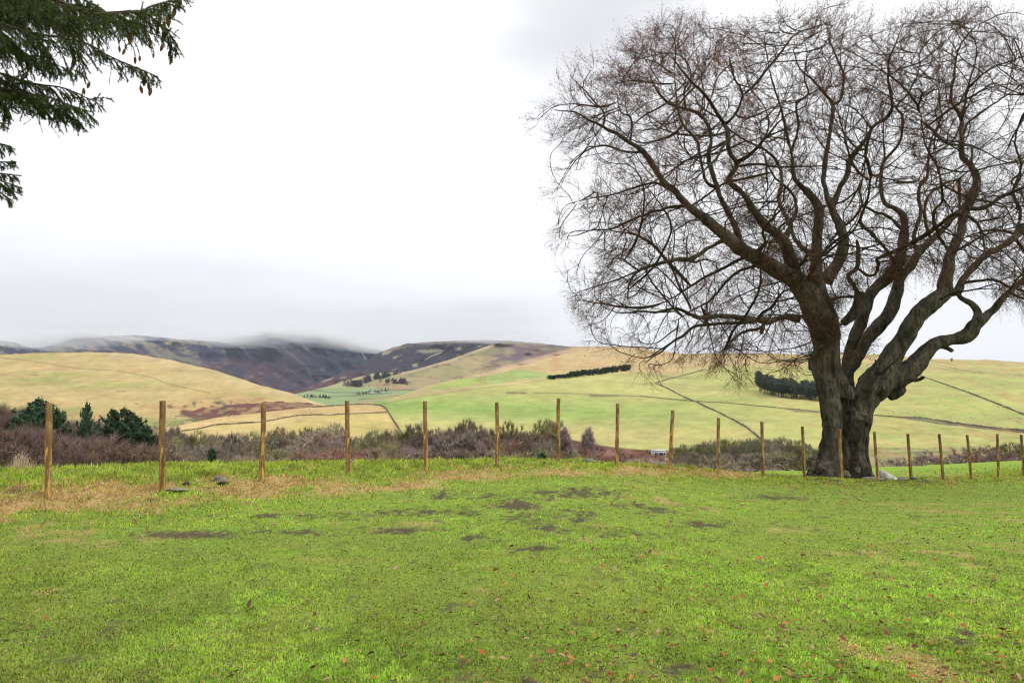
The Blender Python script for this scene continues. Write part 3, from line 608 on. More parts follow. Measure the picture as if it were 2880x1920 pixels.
# ------------------------------------------------------------------ bare trees and shrubs of the valley wood
def bare_proto(seed, kind):
    """unit-height tree: trunk/branch tubes and a twig crown; crown radius about .45"""
    g = np.random.default_rng(seed); K = {'round': (.62, .36, .42, 330), 'birch': (.56, .42, .24, 260), 'shrub': (.48, .5, .75, 300), 'tall': (.6, .38, .30, 300), 'vase': (.58, .42, .36, 300)}[kind]
    cz, hz, rx, n = K
    d = unit(g.normal(size=(n * 2, 3))); r = g.random(n * 2) ** .42; t = d * r[:, None] * np.array([rx, rx, hz]); t[:, 2] += cz
    lump = 1 + .25 * fbm(np.arctan2(d[:, 1], d[:, 0]) * 2, d[:, 2] * 2.5, 2, seed); t[:, :2] *= lump[:, None]; t[:, 2] = cz + (t[:, 2] - cz) * (.85 + .3 * (lump - .85))
    if kind == 'vase': t = t[t[:, 2] > .25 + 1.1 * 0]; t[:, :2] *= (.45 + .75 * np.clip(t[:, 2:3], 0, 1))
    if kind == 'birch': t[:, :2] *= (1.25 - .8 * t[:, 2:3])
    t = t[:n]; t[:, 2] = np.clip(t[:, 2], .04, .97); n = len(t)
    st = 1 if kind in ('round', 'birch', 'tall') else 5
    nodes = []; par = []; polys = []
    for s_ in range(st):
        a = g.uniform(0, 6.28); sp = .0 if st == 1 else .012; x, y = sp * math.cos(a), sp * math.sin(a); prev = -1; top = (cz + .1) if st == 1 else .35
        for k in range(7):
            f = k / 6; nodes.append((x * (1 + f * (2.2 if st > 1 else 0)) + g.normal(0, .008), y * (1 + f * (2.2 if st > 1 else 0)) + g.normal(0, .008), top * f)); par.append(prev); prev = len(nodes) - 1
    order = np.argsort(np.linalg.norm(t - np.array([0, 0, .3]), axis=1)); N = np.array(nodes); par = list(par)
    for i in order:
        q = t[i]; dv = q - N; cost = np.linalg.norm(dv, axis=1) + .55 * np.maximum(N[:, 2] - q[2] + .04, 0); j = int(np.argmin(cost))
        N = np.concatenate([N, [(N[j] * .5 + q * .5) + g.normal(0, .012, 3) + np.array([0, 0, .01]), q]]); par += [j, len(N) - 2]
    ch = np.zeros(len(N)); par = np.array(par)
    for i in range(len(N) - 1, 0, -1):
        if par[i] >= 0: ch[par[i]] += ch[i] + 1
    rad = (.0026 + .0021 * np.sqrt(ch)) * (1 if kind != 'shrub' else .5); T = Tubes()
    for i in range(1, len(N)):
        if par[i] >= 0: T.add([N[par[i]], N[i]], [rad[par[i]] if par[par[i]] == par[i] - 1 or True else rad[i], rad[i]], 4 if rad[i] > .006 else 3, False)
    tipi = np.arange(7 * st, len(N)); m = 18 if kind != 'shrub' else 30; p = np.repeat(N[tipi], m, 0); out = unit(p - np.array([0, 0, cz * .55])) + np.array([0, 0, .95 if kind != 'birch' else .6])
    dd = unit(out + .5 * g.normal(size=p.shape)); L = g.uniform(.045, .13, len(p)) * (.9 if kind != 'birch' else 1.1)
    v, f, _, _ = twig_mesh(p, dd, L, np.full(len(p), .0013) * (.6 + .8 * g.random(len(p))), .3)
    return T, (v, f)
PROTO = {}
for k, (nm, kd) in enumerate([('round', 'round'), ('round2', 'round'), ('birch', 'birch'), ('birch2', 'birch'), ('shrub', 'shrub'), ('shrub2', 'shrub'), ('tall', 'tall'), ('vase', 'vase')]):
    PROTO[nm] = bare_proto(40 + k, kd)
TW = {'purple': (.18, .115, .11), 'brown': (.20, .145, .09), 'grey': (.23, .19, .15), 'olive': (.22, .20, .09), 'green': (.15, .17, .075), 'red': (.23, .12, .09), 'pale': (.31, .25, .17), 'mauve': (.23, .16, .155), 'dark': (.10, .075, .062), 'umber': (.15, .105, .07), 'plum': (.155, .098, .095)}
MTW = {k: m_flat('twigs_' + k, c, .3, sc=9, objvar=.38, spec=.05) for k, c in TW.items()}
MTR = {k: m_flat('stems_' + k, tuple(x * f for x in c), .3, sc=9, objvar=.2, spec=.05) for k, (c, f) in {'a': ((.16, .13, .10), 1.), 'pale': ((.42, .37, .31), 1.), 'olive': ((.16, .15, .08), 1.)}.items()}
DESC = {'round': ('bare rounded tree', 'tree'), 'round2': ('bare rounded tree', 'tree'), 'birch': ('slim bare birch', 'tree'), 'birch2': ('slim bare birch', 'tree'), 'shrub': ('bare domed thicket bush', 'bush'), 'shrub2': ('bare domed thicket bush', 'bush'),
        'tall': ('tall bare tree', 'tree'), 'vase': ('bare many-stemmed tree', 'tree')}
CN = {'purple': 'purplish', 'brown': 'brown', 'grey': 'grey', 'olive': 'olive', 'green': 'dull green', 'red': 'reddish', 'pale': 'pale fawn', 'mauve': 'mauve', 'dark': 'dark', 'umber': 'dark brown', 'plum': 'plum-brown'}
CACHE = {}
def bare_tree(nm, colr, base, H, wid=1.0, label=None, group=None, rz=None, stem='a'):
    key = (nm, colr, stem)
    if key not in CACHE:
        T, (v, f) = PROTO[nm]; kd, cat = DESC[nm]; o = empty('bare_bush' if cat == 'bush' else 'bare_tree', cat=cat)
        T.build('stems' if cat == 'bush' else 'trunk', MTR[stem], o); mesh('crown', v, f, MTW[colr], o); CACHE[key] = o; used = o
    else: used = copy_tree(CACHE[key])
    used.location = base; used.scale = (H * wid, H * wid, H); used.rotation_euler = (0, 0, random.uniform(0, 6.28) if rz is None else rz)
    used['label'] = label or f"{CN[colr]} {DESC[nm][0]} among its fellows in the valley wood"; used['group'] = group or f"{CN[colr]} {DESC[nm][1]}s of the valley wood"
    return used
def gz_at(x, y): return float(G0(np.array(x), np.array(y)))
def vtree(px, top, D, nm, colr, wid=1.0, **k):
    p = P(px, top, D); x = float(p[0]); z = gz_at(x, D) if D < 222 else float(S('HS', px, k.pop('bpy'))[2])
    return bare_tree(nm, colr, (x, D, z - .3), max(float(p[2]) - z + .3, 2.0) / .97, wid, **k)
SKY = [(-300, 1120), (0, 1132), (60, 1137), (130, 1150), (180, 1176), (230, 1168), (300, 1186), (350, 1200), (400, 1214), (440, 1226), (480, 1221), (530, 1226), (560, 1230), (620, 1240), (650, 1227), (700, 1242), (740, 1238), (780, 1227),
       (850, 1230), (905, 1210), (950, 1217), (1000, 1236), (1050, 1226), (1090, 1217), (1130, 1232), (1165, 1217), (1200, 1232), (1250, 1214), (1320, 1202), (1345, 1216), (1400, 1230), (1460, 1226), (1560, 1238), (1620, 1246), (1700, 1252), (1760, 1262), (1850, 1286)]
PAL = [(0, ['plum', 'umber', 'umber', 'dark']), (180, ['plum', 'umber', 'umber', 'brown', 'umber', 'plum', 'grey']), (430, ['grey', 'brown', 'pale', 'olive', 'grey']), (700, ['grey', 'olive', 'green', 'brown', 'pale', 'mauve']), (880, ['purple', 'olive', 'mauve', 'grey', 'red']),
       (1040, ['olive', 'green', 'brown', 'mauve']), (1180, ['purple', 'dark', 'mauve', 'brown', 'pale', 'grey']), (1400, ['purple', 'red', 'brown', 'grey', 'mauve']), (1650, ['purple', 'red', 'mauve', 'brown'])]
def pal(px):
    s = PAL[0][1]
    for a, b in PAL:
        if px >= a: s = b
    return random.choice(s)
rows = [(205, -4, 19, .8), (190, 8, 24, .85), (168, 28, 27, .95), (140, 54, 32, 1.15), (112, 70, 36, 1.4)]
for D, dn, step, wd in rows:
    x = -60 + random.uniform(0, 20)
    while x < 1830:
        if x < 430 and D in (136, 112) and random.random() < .0: pass
        s0 = float(interp(x, SKY)); kinds = ['round', 'round2', 'birch', 'birch2', 'tall', 'vase'] if dn < 40 else ['shrub', 'shrub2', 'round', 'vase', 'birch2', 'round2']
        if x < 430 and D > 180: x += step; continue
        Dq = D * random.uniform(.95, 1.05) * (.85 if x < 430 else 1)
        top = s0 - (random.random() < .3) * (dn < 10) * random.uniform(4, 14) + (dn if x > 430 else (dn - 10) * 1.3 - 12) * random.uniform(.75, 1.2) + (random.uniform(-14, 6) if dn < 5 else random.uniform(-6, 8))
        if top < 1296 and not (x > 1560 and dn < 20):
            vtree(x, top, Dq, random.choice(kinds), pal(x), wd * random.uniform(.85, 1.2), stem=random.choice(['a', 'pale' if x > 430 else 'a', 'pale' if x > 430 else 'a', 'olive']))
        x += step * random.uniform(.7, 1.25)
# named, easily found trees
vtree(1430, 1186, 200, 'round', 'olive', .75, stem='olive', label='olive round-crowned tree rising just right of the sixth fence post', group='single trees above the valley wood')
vtree(1530, 1176, 214, 'tall', 'olive', 1.0, stem='olive', label='pair-topped olive tree alone on the green slope left of the seventh post', group='single trees above the valley wood')
vtree(1556, 1180, 216, 'vase', 'olive', .8, stem='pale', label='pale-stemmed olive tree touching the left side of the seventh post', group='single trees above the valley wood')
vtree(1585, 1200, 212, 'birch', 'mauve', .9, label='faint mauve tree just right of the seventh fence post', group='single trees above the valley wood')
vtree(1655, 1202, 205, 'birch2', 'mauve', .95, label='egg-shaped greyish tree standing above the bracken between the seventh and eighth posts', group='single trees above the valley wood')
vtree(655, 1220, 175, 'tall', 'dark', .6, label='dark narrow tree with a tuft of twigs left of the third post', group='single trees above the valley wood')
vtree(905, 1205, 185, 'round', 'pale', 1.1, stem='pale', label='large pale-twigged tree left of the fourth fence post', group='single trees above the valley wood')
vtree(1318, 1196, 205, 'round2', 'purple', .8, label='tallest rounded purple tree left of the sixth fence post', group='single trees above the valley wood')
vtree(1100, 1262, 118, 'shrub', 'pale', 2.6, label='broad pale fawn willow bush on the crest left of the fifth post', group='bushes near the crest')
vtree(1000, 1266, 120, 'shrub2', 'red', 1.5, label='reddish bush right of the fourth post', group='bushes near the crest')
vtree(1370, 1268, 120, 'shrub', 'pale', 1.9, label='whitish fawn bush left of the sixth post', group='bushes near the crest')
vtree(1540, 1262, 125, 'shrub2', 'green', 1.6, label='mossy green bush left of the seventh post', group='bushes near the crest')
vtree(1690, 1256, 135, 'shrub', 'red', 1.8, label='pinkish red bush below the bracken left of the eighth post', group='bushes near the crest')
# the copse left of the beech
x = 1925
while x < 2300:
    for D, dn in ((200, 0), (170, 18), (140, 40)):
        s0 = float(interp(x, [(1920, 1246), (1960, 1248), (1990, 1240), (2030, 1234), (2100, 1232), (2160, 1232), (2215, 1230), (2245, 1240), (2270, 1256), (2330, 1268)]))
        vtree(x + random.uniform(-8, 8), s0 + dn + random.uniform(0, 7), D, random.choice(['round', 'tall', 'vase', 'round2'] if dn < 30 else ['shrub', 'shrub2', 'vase']), random.choice(['green', 'grey', 'olive', 'dark', 'brown'] if dn else ['olive', 'grey', 'green']), random.uniform(.9, 1.3) * (1 if dn < 30 else 1.5),
              group='copse on the slope left of the beech', label='bare greenish-grey tree crowded in the copse left of the beech' if dn < 30 else 'low bare shrub at the foot of the copse left of the beech', stem=random.choice(['a', 'olive', 'pale']))
    x += random.uniform(20, 30)
vtree(2000, 1283, 110, 'shrub', 'pale', 1.8, label='pinkish fawn bush left of the tenth fence post', group='bushes near the crest')
vtree(1855, 1288, 115, 'shrub2', 'pale', 1.8, label='low fawn bush right in front of the white shed', group='bushes near the crest')
# right of the trunk, beyond the lower field
for px_, tp, D, nm, cl, wd, lab in [(2745, 1258, 130, 'shrub', 'mauve', 1.7, 'pink-brown bush beyond the lower field, fourth post right of the beech'), (2775, 1264, 135, 'shrub2', 'red', 1.4, 'small reddish bush beside the dark thicket'),
    (2832, 1246, 140, 'shrub', 'green', 1.2, 'dark green thicket beyond the lower field before the second post from the right'), (2868, 1244, 142, 'shrub2', 'green', 1.2, 'dark green thicket at the right edge of the photo'), (2915, 1246, 140, 'shrub', 'green', 1.3, 'dark green thicket just past the right edge'),
    (2480, 1292, 120, 'shrub', 'mauve', 2.2, 'low mauve scrub showing beyond the lower field right of the trunk'), (2600, 1284, 130, 'shrub2', 'grey', 1.8, 'low grey scrub beyond the lower field, middle of the rough ground'), (2660, 1282, 140, 'shrub2', 'olive', 1.6, 'olive scrub left of the pink-brown bush')]:
    vtree(px_, tp, D, nm, cl, wd, label=lab, group='scrub beyond the lower field')

# lone hawthorn on the skyline at right
p = S('HS', 2677, 1018); bare_tree('vase', 'dark', tuple(p), 5.5, .8, label='tiny lone bare tree on the skyline right of the beech', group='single trees above the valley wood')

# ------------------------------------------------------------------ conifers
def conifer_proto(seed, kind, dens=1.0):
    g = np.random.default_rng(seed); T = Tubes(); T.add([(0, 0, 0), (.006, 0, .5), (0, 0, 1)], [.018, .011, .002], 6); c = []; dr = []; sz = []
    nb = int({'spire': 90, 'wide': 80, 'pine': 46}[kind] * dens)
    for k in range(nb):
        f = (k + .5) / nb; z = {'spire': .06 + .92 * f, 'wide': .12 + .84 * f, 'pine': .3 + .66 * f}[kind]
        R_ = {'spire': .24 * (1 - f) ** .8 + .015, 'wide': .40 * (1 - f ** 1.7) ** .7 + .03, 'pine': .22 * math.sqrt(max(0, 1 - (2 * f - .9) ** 2 * .8)) + .04}[kind] * g.uniform(.55, 1.15)
        a = k * 2.4 + g.normal(0, .5); rise = {'spire': -.15 + .5 * f, 'wide': .25, 'pine': .3}[kind]; pts = []
        for q in np.linspace(0, 1, 6): pts.append((R_ * q * math.cos(a), R_ * q * math.sin(a), z + R_ * (rise * q - (.35 if kind == 'spire' else .15) * q * q + .25 * q ** 3)))
        pts = np.array(pts); T.add(pts, np.linspace(.004, .001, 6), 3, False); m = int(14 + 90 * R_)
        q = g.uniform(.15, 1.03, m); pp = np.stack([np.interp(q, np.linspace(0, 1, 6), pts[:, i]) for i in range(3)], -1); sd = np.array([-math.sin(a), math.cos(a), 0]); off = g.normal(0, .22, m) * R_ * (1.1 - q)
        pp = pp + sd * off[:, None] + np.array([0, 0, -.012]) * np.abs(g.normal(size=m))[:, None]
        c.append(pp); dr.append(np.tile(pts[-1] - pts[0], (m, 1)) / R_ + .8 * g.normal(size=(m, 3)) + sd * (off / R_ * 3)[:, None] + np.array([0, 0, .3])); sz.append(g.uniform(.025, .055, m))
    c = np.concatenate(c); dr = np.concatenate(dr); sz = np.concatenate(sz)
    c = np.repeat(c, 3, 0) + g.normal(0, .008, (len(c) * 3, 3)); dr = np.repeat(dr, 3, 0) + .5 * g.normal(size=(len(sz) * 3, 3)); sz = np.repeat(sz, 3)
    v, f = tri_cloud(c, sz, dr, .32); return T, (v, f)
MCON = {'dark': m_flat('conifer_dark', (.036, .066, .030), .45, sc=14, objvar=.25), 'mid': m_flat('conifer_mid', (.045, .085, .042), .4, sc=14, objvar=.2), 'blue': m_flat('conifer_far', (.075, .105, .08), .4, sc=10, objvar=.3)}
MCT = m_flat('conifer_trunk', (.11, .085, .07), .3)
CP = {'wide': conifer_proto(1, 'wide'), 'wide2': conifer_proto(2, 'wide'), 'spire': conifer_proto(3, 'spire'), 'pine': conifer_proto(4, 'pine', .8), 'pine2': conifer_proto(5, 'pine', .8), 'spire2': conifer_proto(6, 'spire', .6)}
CC = {}
def conifer(nm, col, base, H, wid, label, group, parts=True, cat='conifer'):
    key = (nm, col, parts)
    if key not in CC:
        T, (v, f) = CP[nm]
        if parts:
            o = empty('conifer', cat=cat); T.build('trunk', MCT, o); mesh('crown', v, f, MCON[col], o)
        else:
            tv = np.concatenate(T.v); ff = np.concatenate(T.f)
            o = mesh('conifer', np.concatenate([tv, v]), np.concatenate([ff, f + len(tv)]), MCON[col], cat=cat)
            o.data.materials.append(MCT); mi = np.zeros(len(o.data.polygons), np.int32); mi[:len(ff)] = 1; o.data.polygons.foreach_set('material_index', mi)
        CC[key] = o
    else: o = copy_tree(CC[key])
    o.location = base; o.scale = (H * wid, H * wid, H); o.rotation_euler = (R(random.uniform(-2, 2)), R(random.uniform(-2, 2)), random.uniform(0, 6.28)); o['label'] = label; o['group'] = group; return o
for px_, tp, D, nm, cl, wd, lab in [(112, 1110, 114, 'wide', 'dark', .85, 'tallest dark spreading conifer behind the leftmost post'), (72, 1134, 116, 'wide2', 'dark', .62, 'dark conifer just left of the leftmost post top'), (158, 1138, 115, 'wide2', 'dark', .6, 'dark conifer with raised arms just right of the leftmost post'),
    (42, 1168, 112, 'spire', 'mid', .9, 'lighter green conifer at the left, in front of the dark ones'), (255, 1122, 118, 'wide', 'dark', .34, 'small lone dark conifer with a pointed top between the first two posts'),
    (325, 1140, 114, 'wide2', 'dark', .55, 'dark conifer, left side of the clump left of the second post'), (356, 1138, 114, 'wide', 'dark', .65, 'highest dark conifer of the clump left of the second post'), (386, 1156, 113, 'wide2', 'dark', .6, 'dark conifer at the right of the clump, nearest the second post'), (410, 1192, 110, 'wide', 'dark', .8, 'low dark conifer sloping down behind the second post'),
    (592, 1256, 66, 'spire', 'dark', .75, 'small dark spruce showing over the crest left of the third post'), (822, 1284, 62, 'spire', 'mid', 1.0, 'tiny round-topped spruce on the crest left of the fourth post'), (1512, 1268, 66, 'spire', 'mid', 1.1, 'small bright green spruce on the crest left of the seventh post')]:
    p = P(px_, tp, D); z = gz_at(float(p[0]), D); H = float(p[2]) - z + .3; conifer(nm, cl, (float(p[0]), D, z - .3), H, wd, lab, 'conifers in the valley wood')
# plantation in a line under the tan ridge
for k in range(100):
    if k < 24: bx_ = 1545 + 57 * (k + random.uniform(-.5, .5)) / 24; by_ = 1067 - (bx_ - 1545) * .08 + random.uniform(-2, 1); h = 11
    else: bx_ = 1604 + 168 * (k - 24 + random.uniform(-.6, .6)) / 76; by_ = 1063 - (bx_ - 1600) * .125 + random.uniform(-4, 1); h = 15
    p = S('HS', bx_, by_); conifer(random.choice(['spire', 'pine', 'wide']), 'dark', tuple(p), h * random.uniform(.85, 1.15) / F * p[1], 1.6 if h > 12 else 1.9, 'dark conifer in the long narrow plantation below the tan ridge', 'conifers of the long plantation', False)
# square plantation beside the trunk
k = 0
while k < 180:
    bx_ = random.uniform(2132, 2345); lo = interp(bx_, [(2132, 1098), (2150, 1108), (2200, 1118), (2260, 1124), (2345, 1130)]); by_ = float(lo - random.random() ** 1.8 * 28)
    p = S('HS', bx_, by_); conifer(random.choice(['pine', 'pine2', 'pine2']), 'blue', tuple(p), random.uniform(36, 42) / F * p[1] * (1 - (lo - by_) * .006), 1.35, 'grey-green pine in the square plantation left of the beech trunk', 'pines of the square plantation', False); k += 1
# far plantations near the farm read as one mass each
def far_wood(label, spots, hp, nm, mats, seed):
    g = np.random.default_rng(seed); V = []; Fc = []; n0 = 0; mi = []
    for (x1, y1, x2, y2, cnt, m) in spots:
        for _ in range(cnt):
            t = g.random(); px_ = x1 + (x2 - x1) * t + g.normal(0, 3); py_ = y1 + (y2 - y1) * t + g.uniform(-5, 1); q = S('FM', px_, py_); H = hp * g.uniform(.8, 1.2) / F * q[1]
            v, f = CP[nm][1]; sel = g.random(len(f)) < .35; f = f[sel]; vv = v[f.ravel()] * np.array([1.9, 1.9, 1]) * H; a = g.uniform(0, 6.28); c_, s_ = math.cos(a), math.sin(a)
            vv = np.stack([vv[:, 0] * c_ - vv[:, 1] * s_, vv[:, 0] * s_ + vv[:, 1] * c_, vv[:, 2]], -1) + q; V.append(vv); Fc.append(np.arange(len(vv)).reshape(-1, 4) + n0); n0 += len(vv); mi.append(np.full(len(f), m))
    o = mesh('woods', np.concatenate(V), np.concatenate(Fc), mats[0], label=label, kind='stuff')
    for m in mats[1:]: o.data.materials.append(m)
    o.data.polygons.foreach_set('material_index', np.concatenate(mi).astype(np.int32))
LARCH = m_flat('larch_far', (.11, .075, .085), .3, sc=.05); SPRF = m_flat('spruce_far', (.05, .075, .06), .3, sc=.05)
far_wood('mixed wood of dark conifers and purplish larch above the farm', [(1055, 1068, 1150, 1064, 40, 1), (1150, 1066, 1190, 1064, 26, 0), (1190, 1064, 1214, 1062, 16, 1), (1070, 1086, 1150, 1084, 46, 0), (975, 1087, 1020, 1088, 24, 0), (1020, 1080, 1045, 1070, 14, 0)], 17, 'spire', [LARCH, SPRF], 8)
far_wood('low dark copse at the left end of the valley farmland', [(850, 1118, 925, 1121, 24, 1)], 8, 'spire', [LARCH, SPRF], 9)
far_wood('dark hedge trees around the white farmhouse', [(1000, 1112, 1095, 1100, 26, 1), (1185, 1097, 1200, 1097, 4, 0)], 7, 'spire', [LARCH, SPRF], 10)

# ------------------------------------------------------------------ buildings far off
def box(name, c, s, mat, parent, rz=0):
    x, y, z = [a / 2 for a in s]; v = np.array([(a * x, b * y, d * z) for a in (-1, 1) for b in (-1, 1) for d in (-1, 1)]) + np.array(c)
    f = np.array([(0, 1, 3, 2), (4, 6, 7, 5), (0, 4, 5, 1), (2, 3, 7, 6), (0, 2, 6, 4), (1, 5, 7, 3)]); return mesh(name, v, f, mat, parent)
MWH = m_flat('white_render', (.50, .49, .48), .06); MSL = m_flat('slate', (.14, .14, .16), .3); MDK = m_flat('dark_glass', (.03, .035, .045), .1, .2); MGY = m_flat('grey_sheet', (.45, .44, .47), .1)
def gable(name, w, d, h, rh, mat, parent):
    v = [(-w / 2, -d / 2, h), (w / 2, -d / 2, h), (w / 2, d / 2, h), (-w / 2, d / 2, h), (-w / 2, 0, h + rh), (w / 2, 0, h + rh)]
    v = np.array(v) * np.array([1.04, 1.1, 1]); f4 = np.array([(0, 1, 5, 4), (2, 3, 4, 5), (0, 3, 2, 1)]); f3 = np.array([(0, 4, 3), (1, 2, 5)]); return mesh(name, v, [f4, f3], mat, parent)
p = S('FM', 1043, 1107); o = empty('farmhouse', tuple(p), label='small white farmhouse with a slate roof far down the valley', cat='house'); box('wall', (0, 0, 2.5), (9, 7, 6), MWH, o); gable('roof', 9, 7, 5.5, 2.6, MSL, o)
for a in (-3, 0, 3): box('window', (a, -3.53, 3.6), (1, .12, 1.2), MDK, o)
p = S('FM', 1072, 1104); o = empty('barn', tuple(p), label='low grey barn right of the white farmhouse', cat='barn'); box('wall', (0, 0, 1.5), (16, 8, 4), MGY, o); gable('roof', 16, 8, 3.5, 2.2, MSL, o)
Ys = 215; p = P(1852, 1281, Ys); o = empty('shed', (float(p[0]), Ys, float(p[2])), label='long low white shed with dark windows at the edge of the valley wood', cat='shed')
box('wall', (0, 0, .75), (4.0, 2.4, 1.5), MWH, o)
mesh('roof', np.array([(-2.1, -1.35, 1.5), (2.1, -1.35, 1.5), (2.1, 1.35, 1.72), (-2.1, 1.35, 1.72), (-2.1, -1.35, 1.58), (2.1, -1.35, 1.58), (2.1, 1.35, 1.8), (-2.1, 1.35, 1.8)]), np.array([(0, 3, 2, 1), (4, 5, 6, 7), (0, 1, 5, 4), (2, 3, 7, 6), (1, 2, 6, 5), (0, 4, 7, 3)]), MGY, o)
for a, w in ((-1.1, .35), (-.6, .35), (.55, 1.1)): box('window', (a, -1.23, .65), (w, .1, .7), MDK, o)
box('window', (1.55, -1.23, .65), (.4, .1, .7), MDK, o)

# ------------------------------------------------------------------ sheep
MWOOL = m_flat('wool', (.5, .45, .30), .1); MFACE = m_flat('sheep_face', (.25, .22, .18), .1)
def sheep_proto():
    T = []; n0 = 0; V = []; Fc = []
    def ell(c, s, nu=10, nv=7):
        nonlocal n0
        U, W = np.meshgrid(np.linspace(0, 2 * np.pi, nu, endpoint=False), np.linspace(-np.pi / 2, np.pi / 2, nv)); v = np.stack([np.cos(U) * np.cos(W) * s[0], np.sin(U) * np.cos(W) * s[1], np.sin(W) * s[2]], -1) + np.array(c)
        V.append(v.reshape(-1, 3)); Fc.append(grid_faces(nv, nu, True) + n0); n0 += nu * nv
    ell((0, 0, .58), (.52, .26, .27)); ell((.5, 0, .52), (.2, .12, .13)); ell((.66, 0, .38), (.13, .07, .09)); ell((.56, .1, .48), (.03, .07, .03)); ell((.56, -.1, .48), (.03, .07, .03))
    for a in (-.3, .3):
        for b in (-.13, .13): ell((a, b, .2), (.05, .05, .24), 6, 5)
    return mesh('sheep', np.concatenate(V), np.concatenate(Fc), MWOOL, cat='sheep', smooth=True)
SH = None
spots = [('HS', x, y, 'far') for x, y in [(2563, 1075), (2568, 1086), (2604, 1070), (2644, 1088), (2662, 1088), (2690, 1112), (2692, 1118), (2646, 1128), (2724, 1126), (2796, 1139), (2808, 1145), (2741, 1144), (2842, 1178), (2862, 1175), (2869, 1177), (2862, 1186), (2598, 1168), (2572, 1158), (2534, 1162),
         (2537, 1163), (2512, 1161), (2674, 1170), (2730, 1176), (2738, 1178), (2774, 1168), (2635, 1140), (2580, 1136), (2660, 1140), (2715, 1097), (2770, 1092), (2480, 1130), (2500, 1110)]]
spots += [('HS', x, y, 'mid') for x, y in [(2040, 1129), (2046, 1129), (2102, 1132), (2120, 1136), (2194, 1132), (2012, 1112), (2085, 1120)]]
spots += [('HS', x, y, 'left') for x, y in [(562, 1186), (572, 1184), (585, 1182), (650, 1170), (655, 1169), (664, 1168), (703, 1163), (596, 1181), (620, 1178), (480, 1204), (870, 1150), (640, 1173)]]
LB = {'far': ('white sheep grazing on the pasture right of the beech', 'sheep on the right-hand pasture'), 'mid': ('white sheep grazing above the wall left of the beech trunk', 'sheep above the middle wall'), 'left': ('pale sheep on the rim of the straw-coloured field', 'sheep on the straw-coloured field')}
for l, x, y, w in spots:
    if SH is None: SH = sheep_proto(); o = SH
    else: o = SH.copy(); C.objects.link(o)
    p = S(l, x, y + (3 if w == 'left' else 0)); o.location = tuple(p); o.rotation_euler = (0, 0, random.uniform(0, 6.28)); o.scale = (.95,) * 3; o['label'], o['group'] = LB[w]

# ------------------------------------------------------------------ the beech
BY = 24.0
def bez(pts, n):  # Catmull-Rom through traced points
    p = np.array(pts, float); p = np.concatenate([[2 * p[0] - p[1]], p, [2 * p[-1] - p[-2]]]); out = []
    for i in range(1, len(p) - 2):
        for t in np.linspace(0, 1, n, endpoint=False):
            a, b, c, d = p[i - 1:i + 3]; out.append(.5 * ((2 * b) + (c - a) * t + (2 * a - 5 * b + 4 * c - d) * t * t + (3 * b - a - 3 * c + d) * t ** 3))
    out.append(p[-2]); return np.array(out)
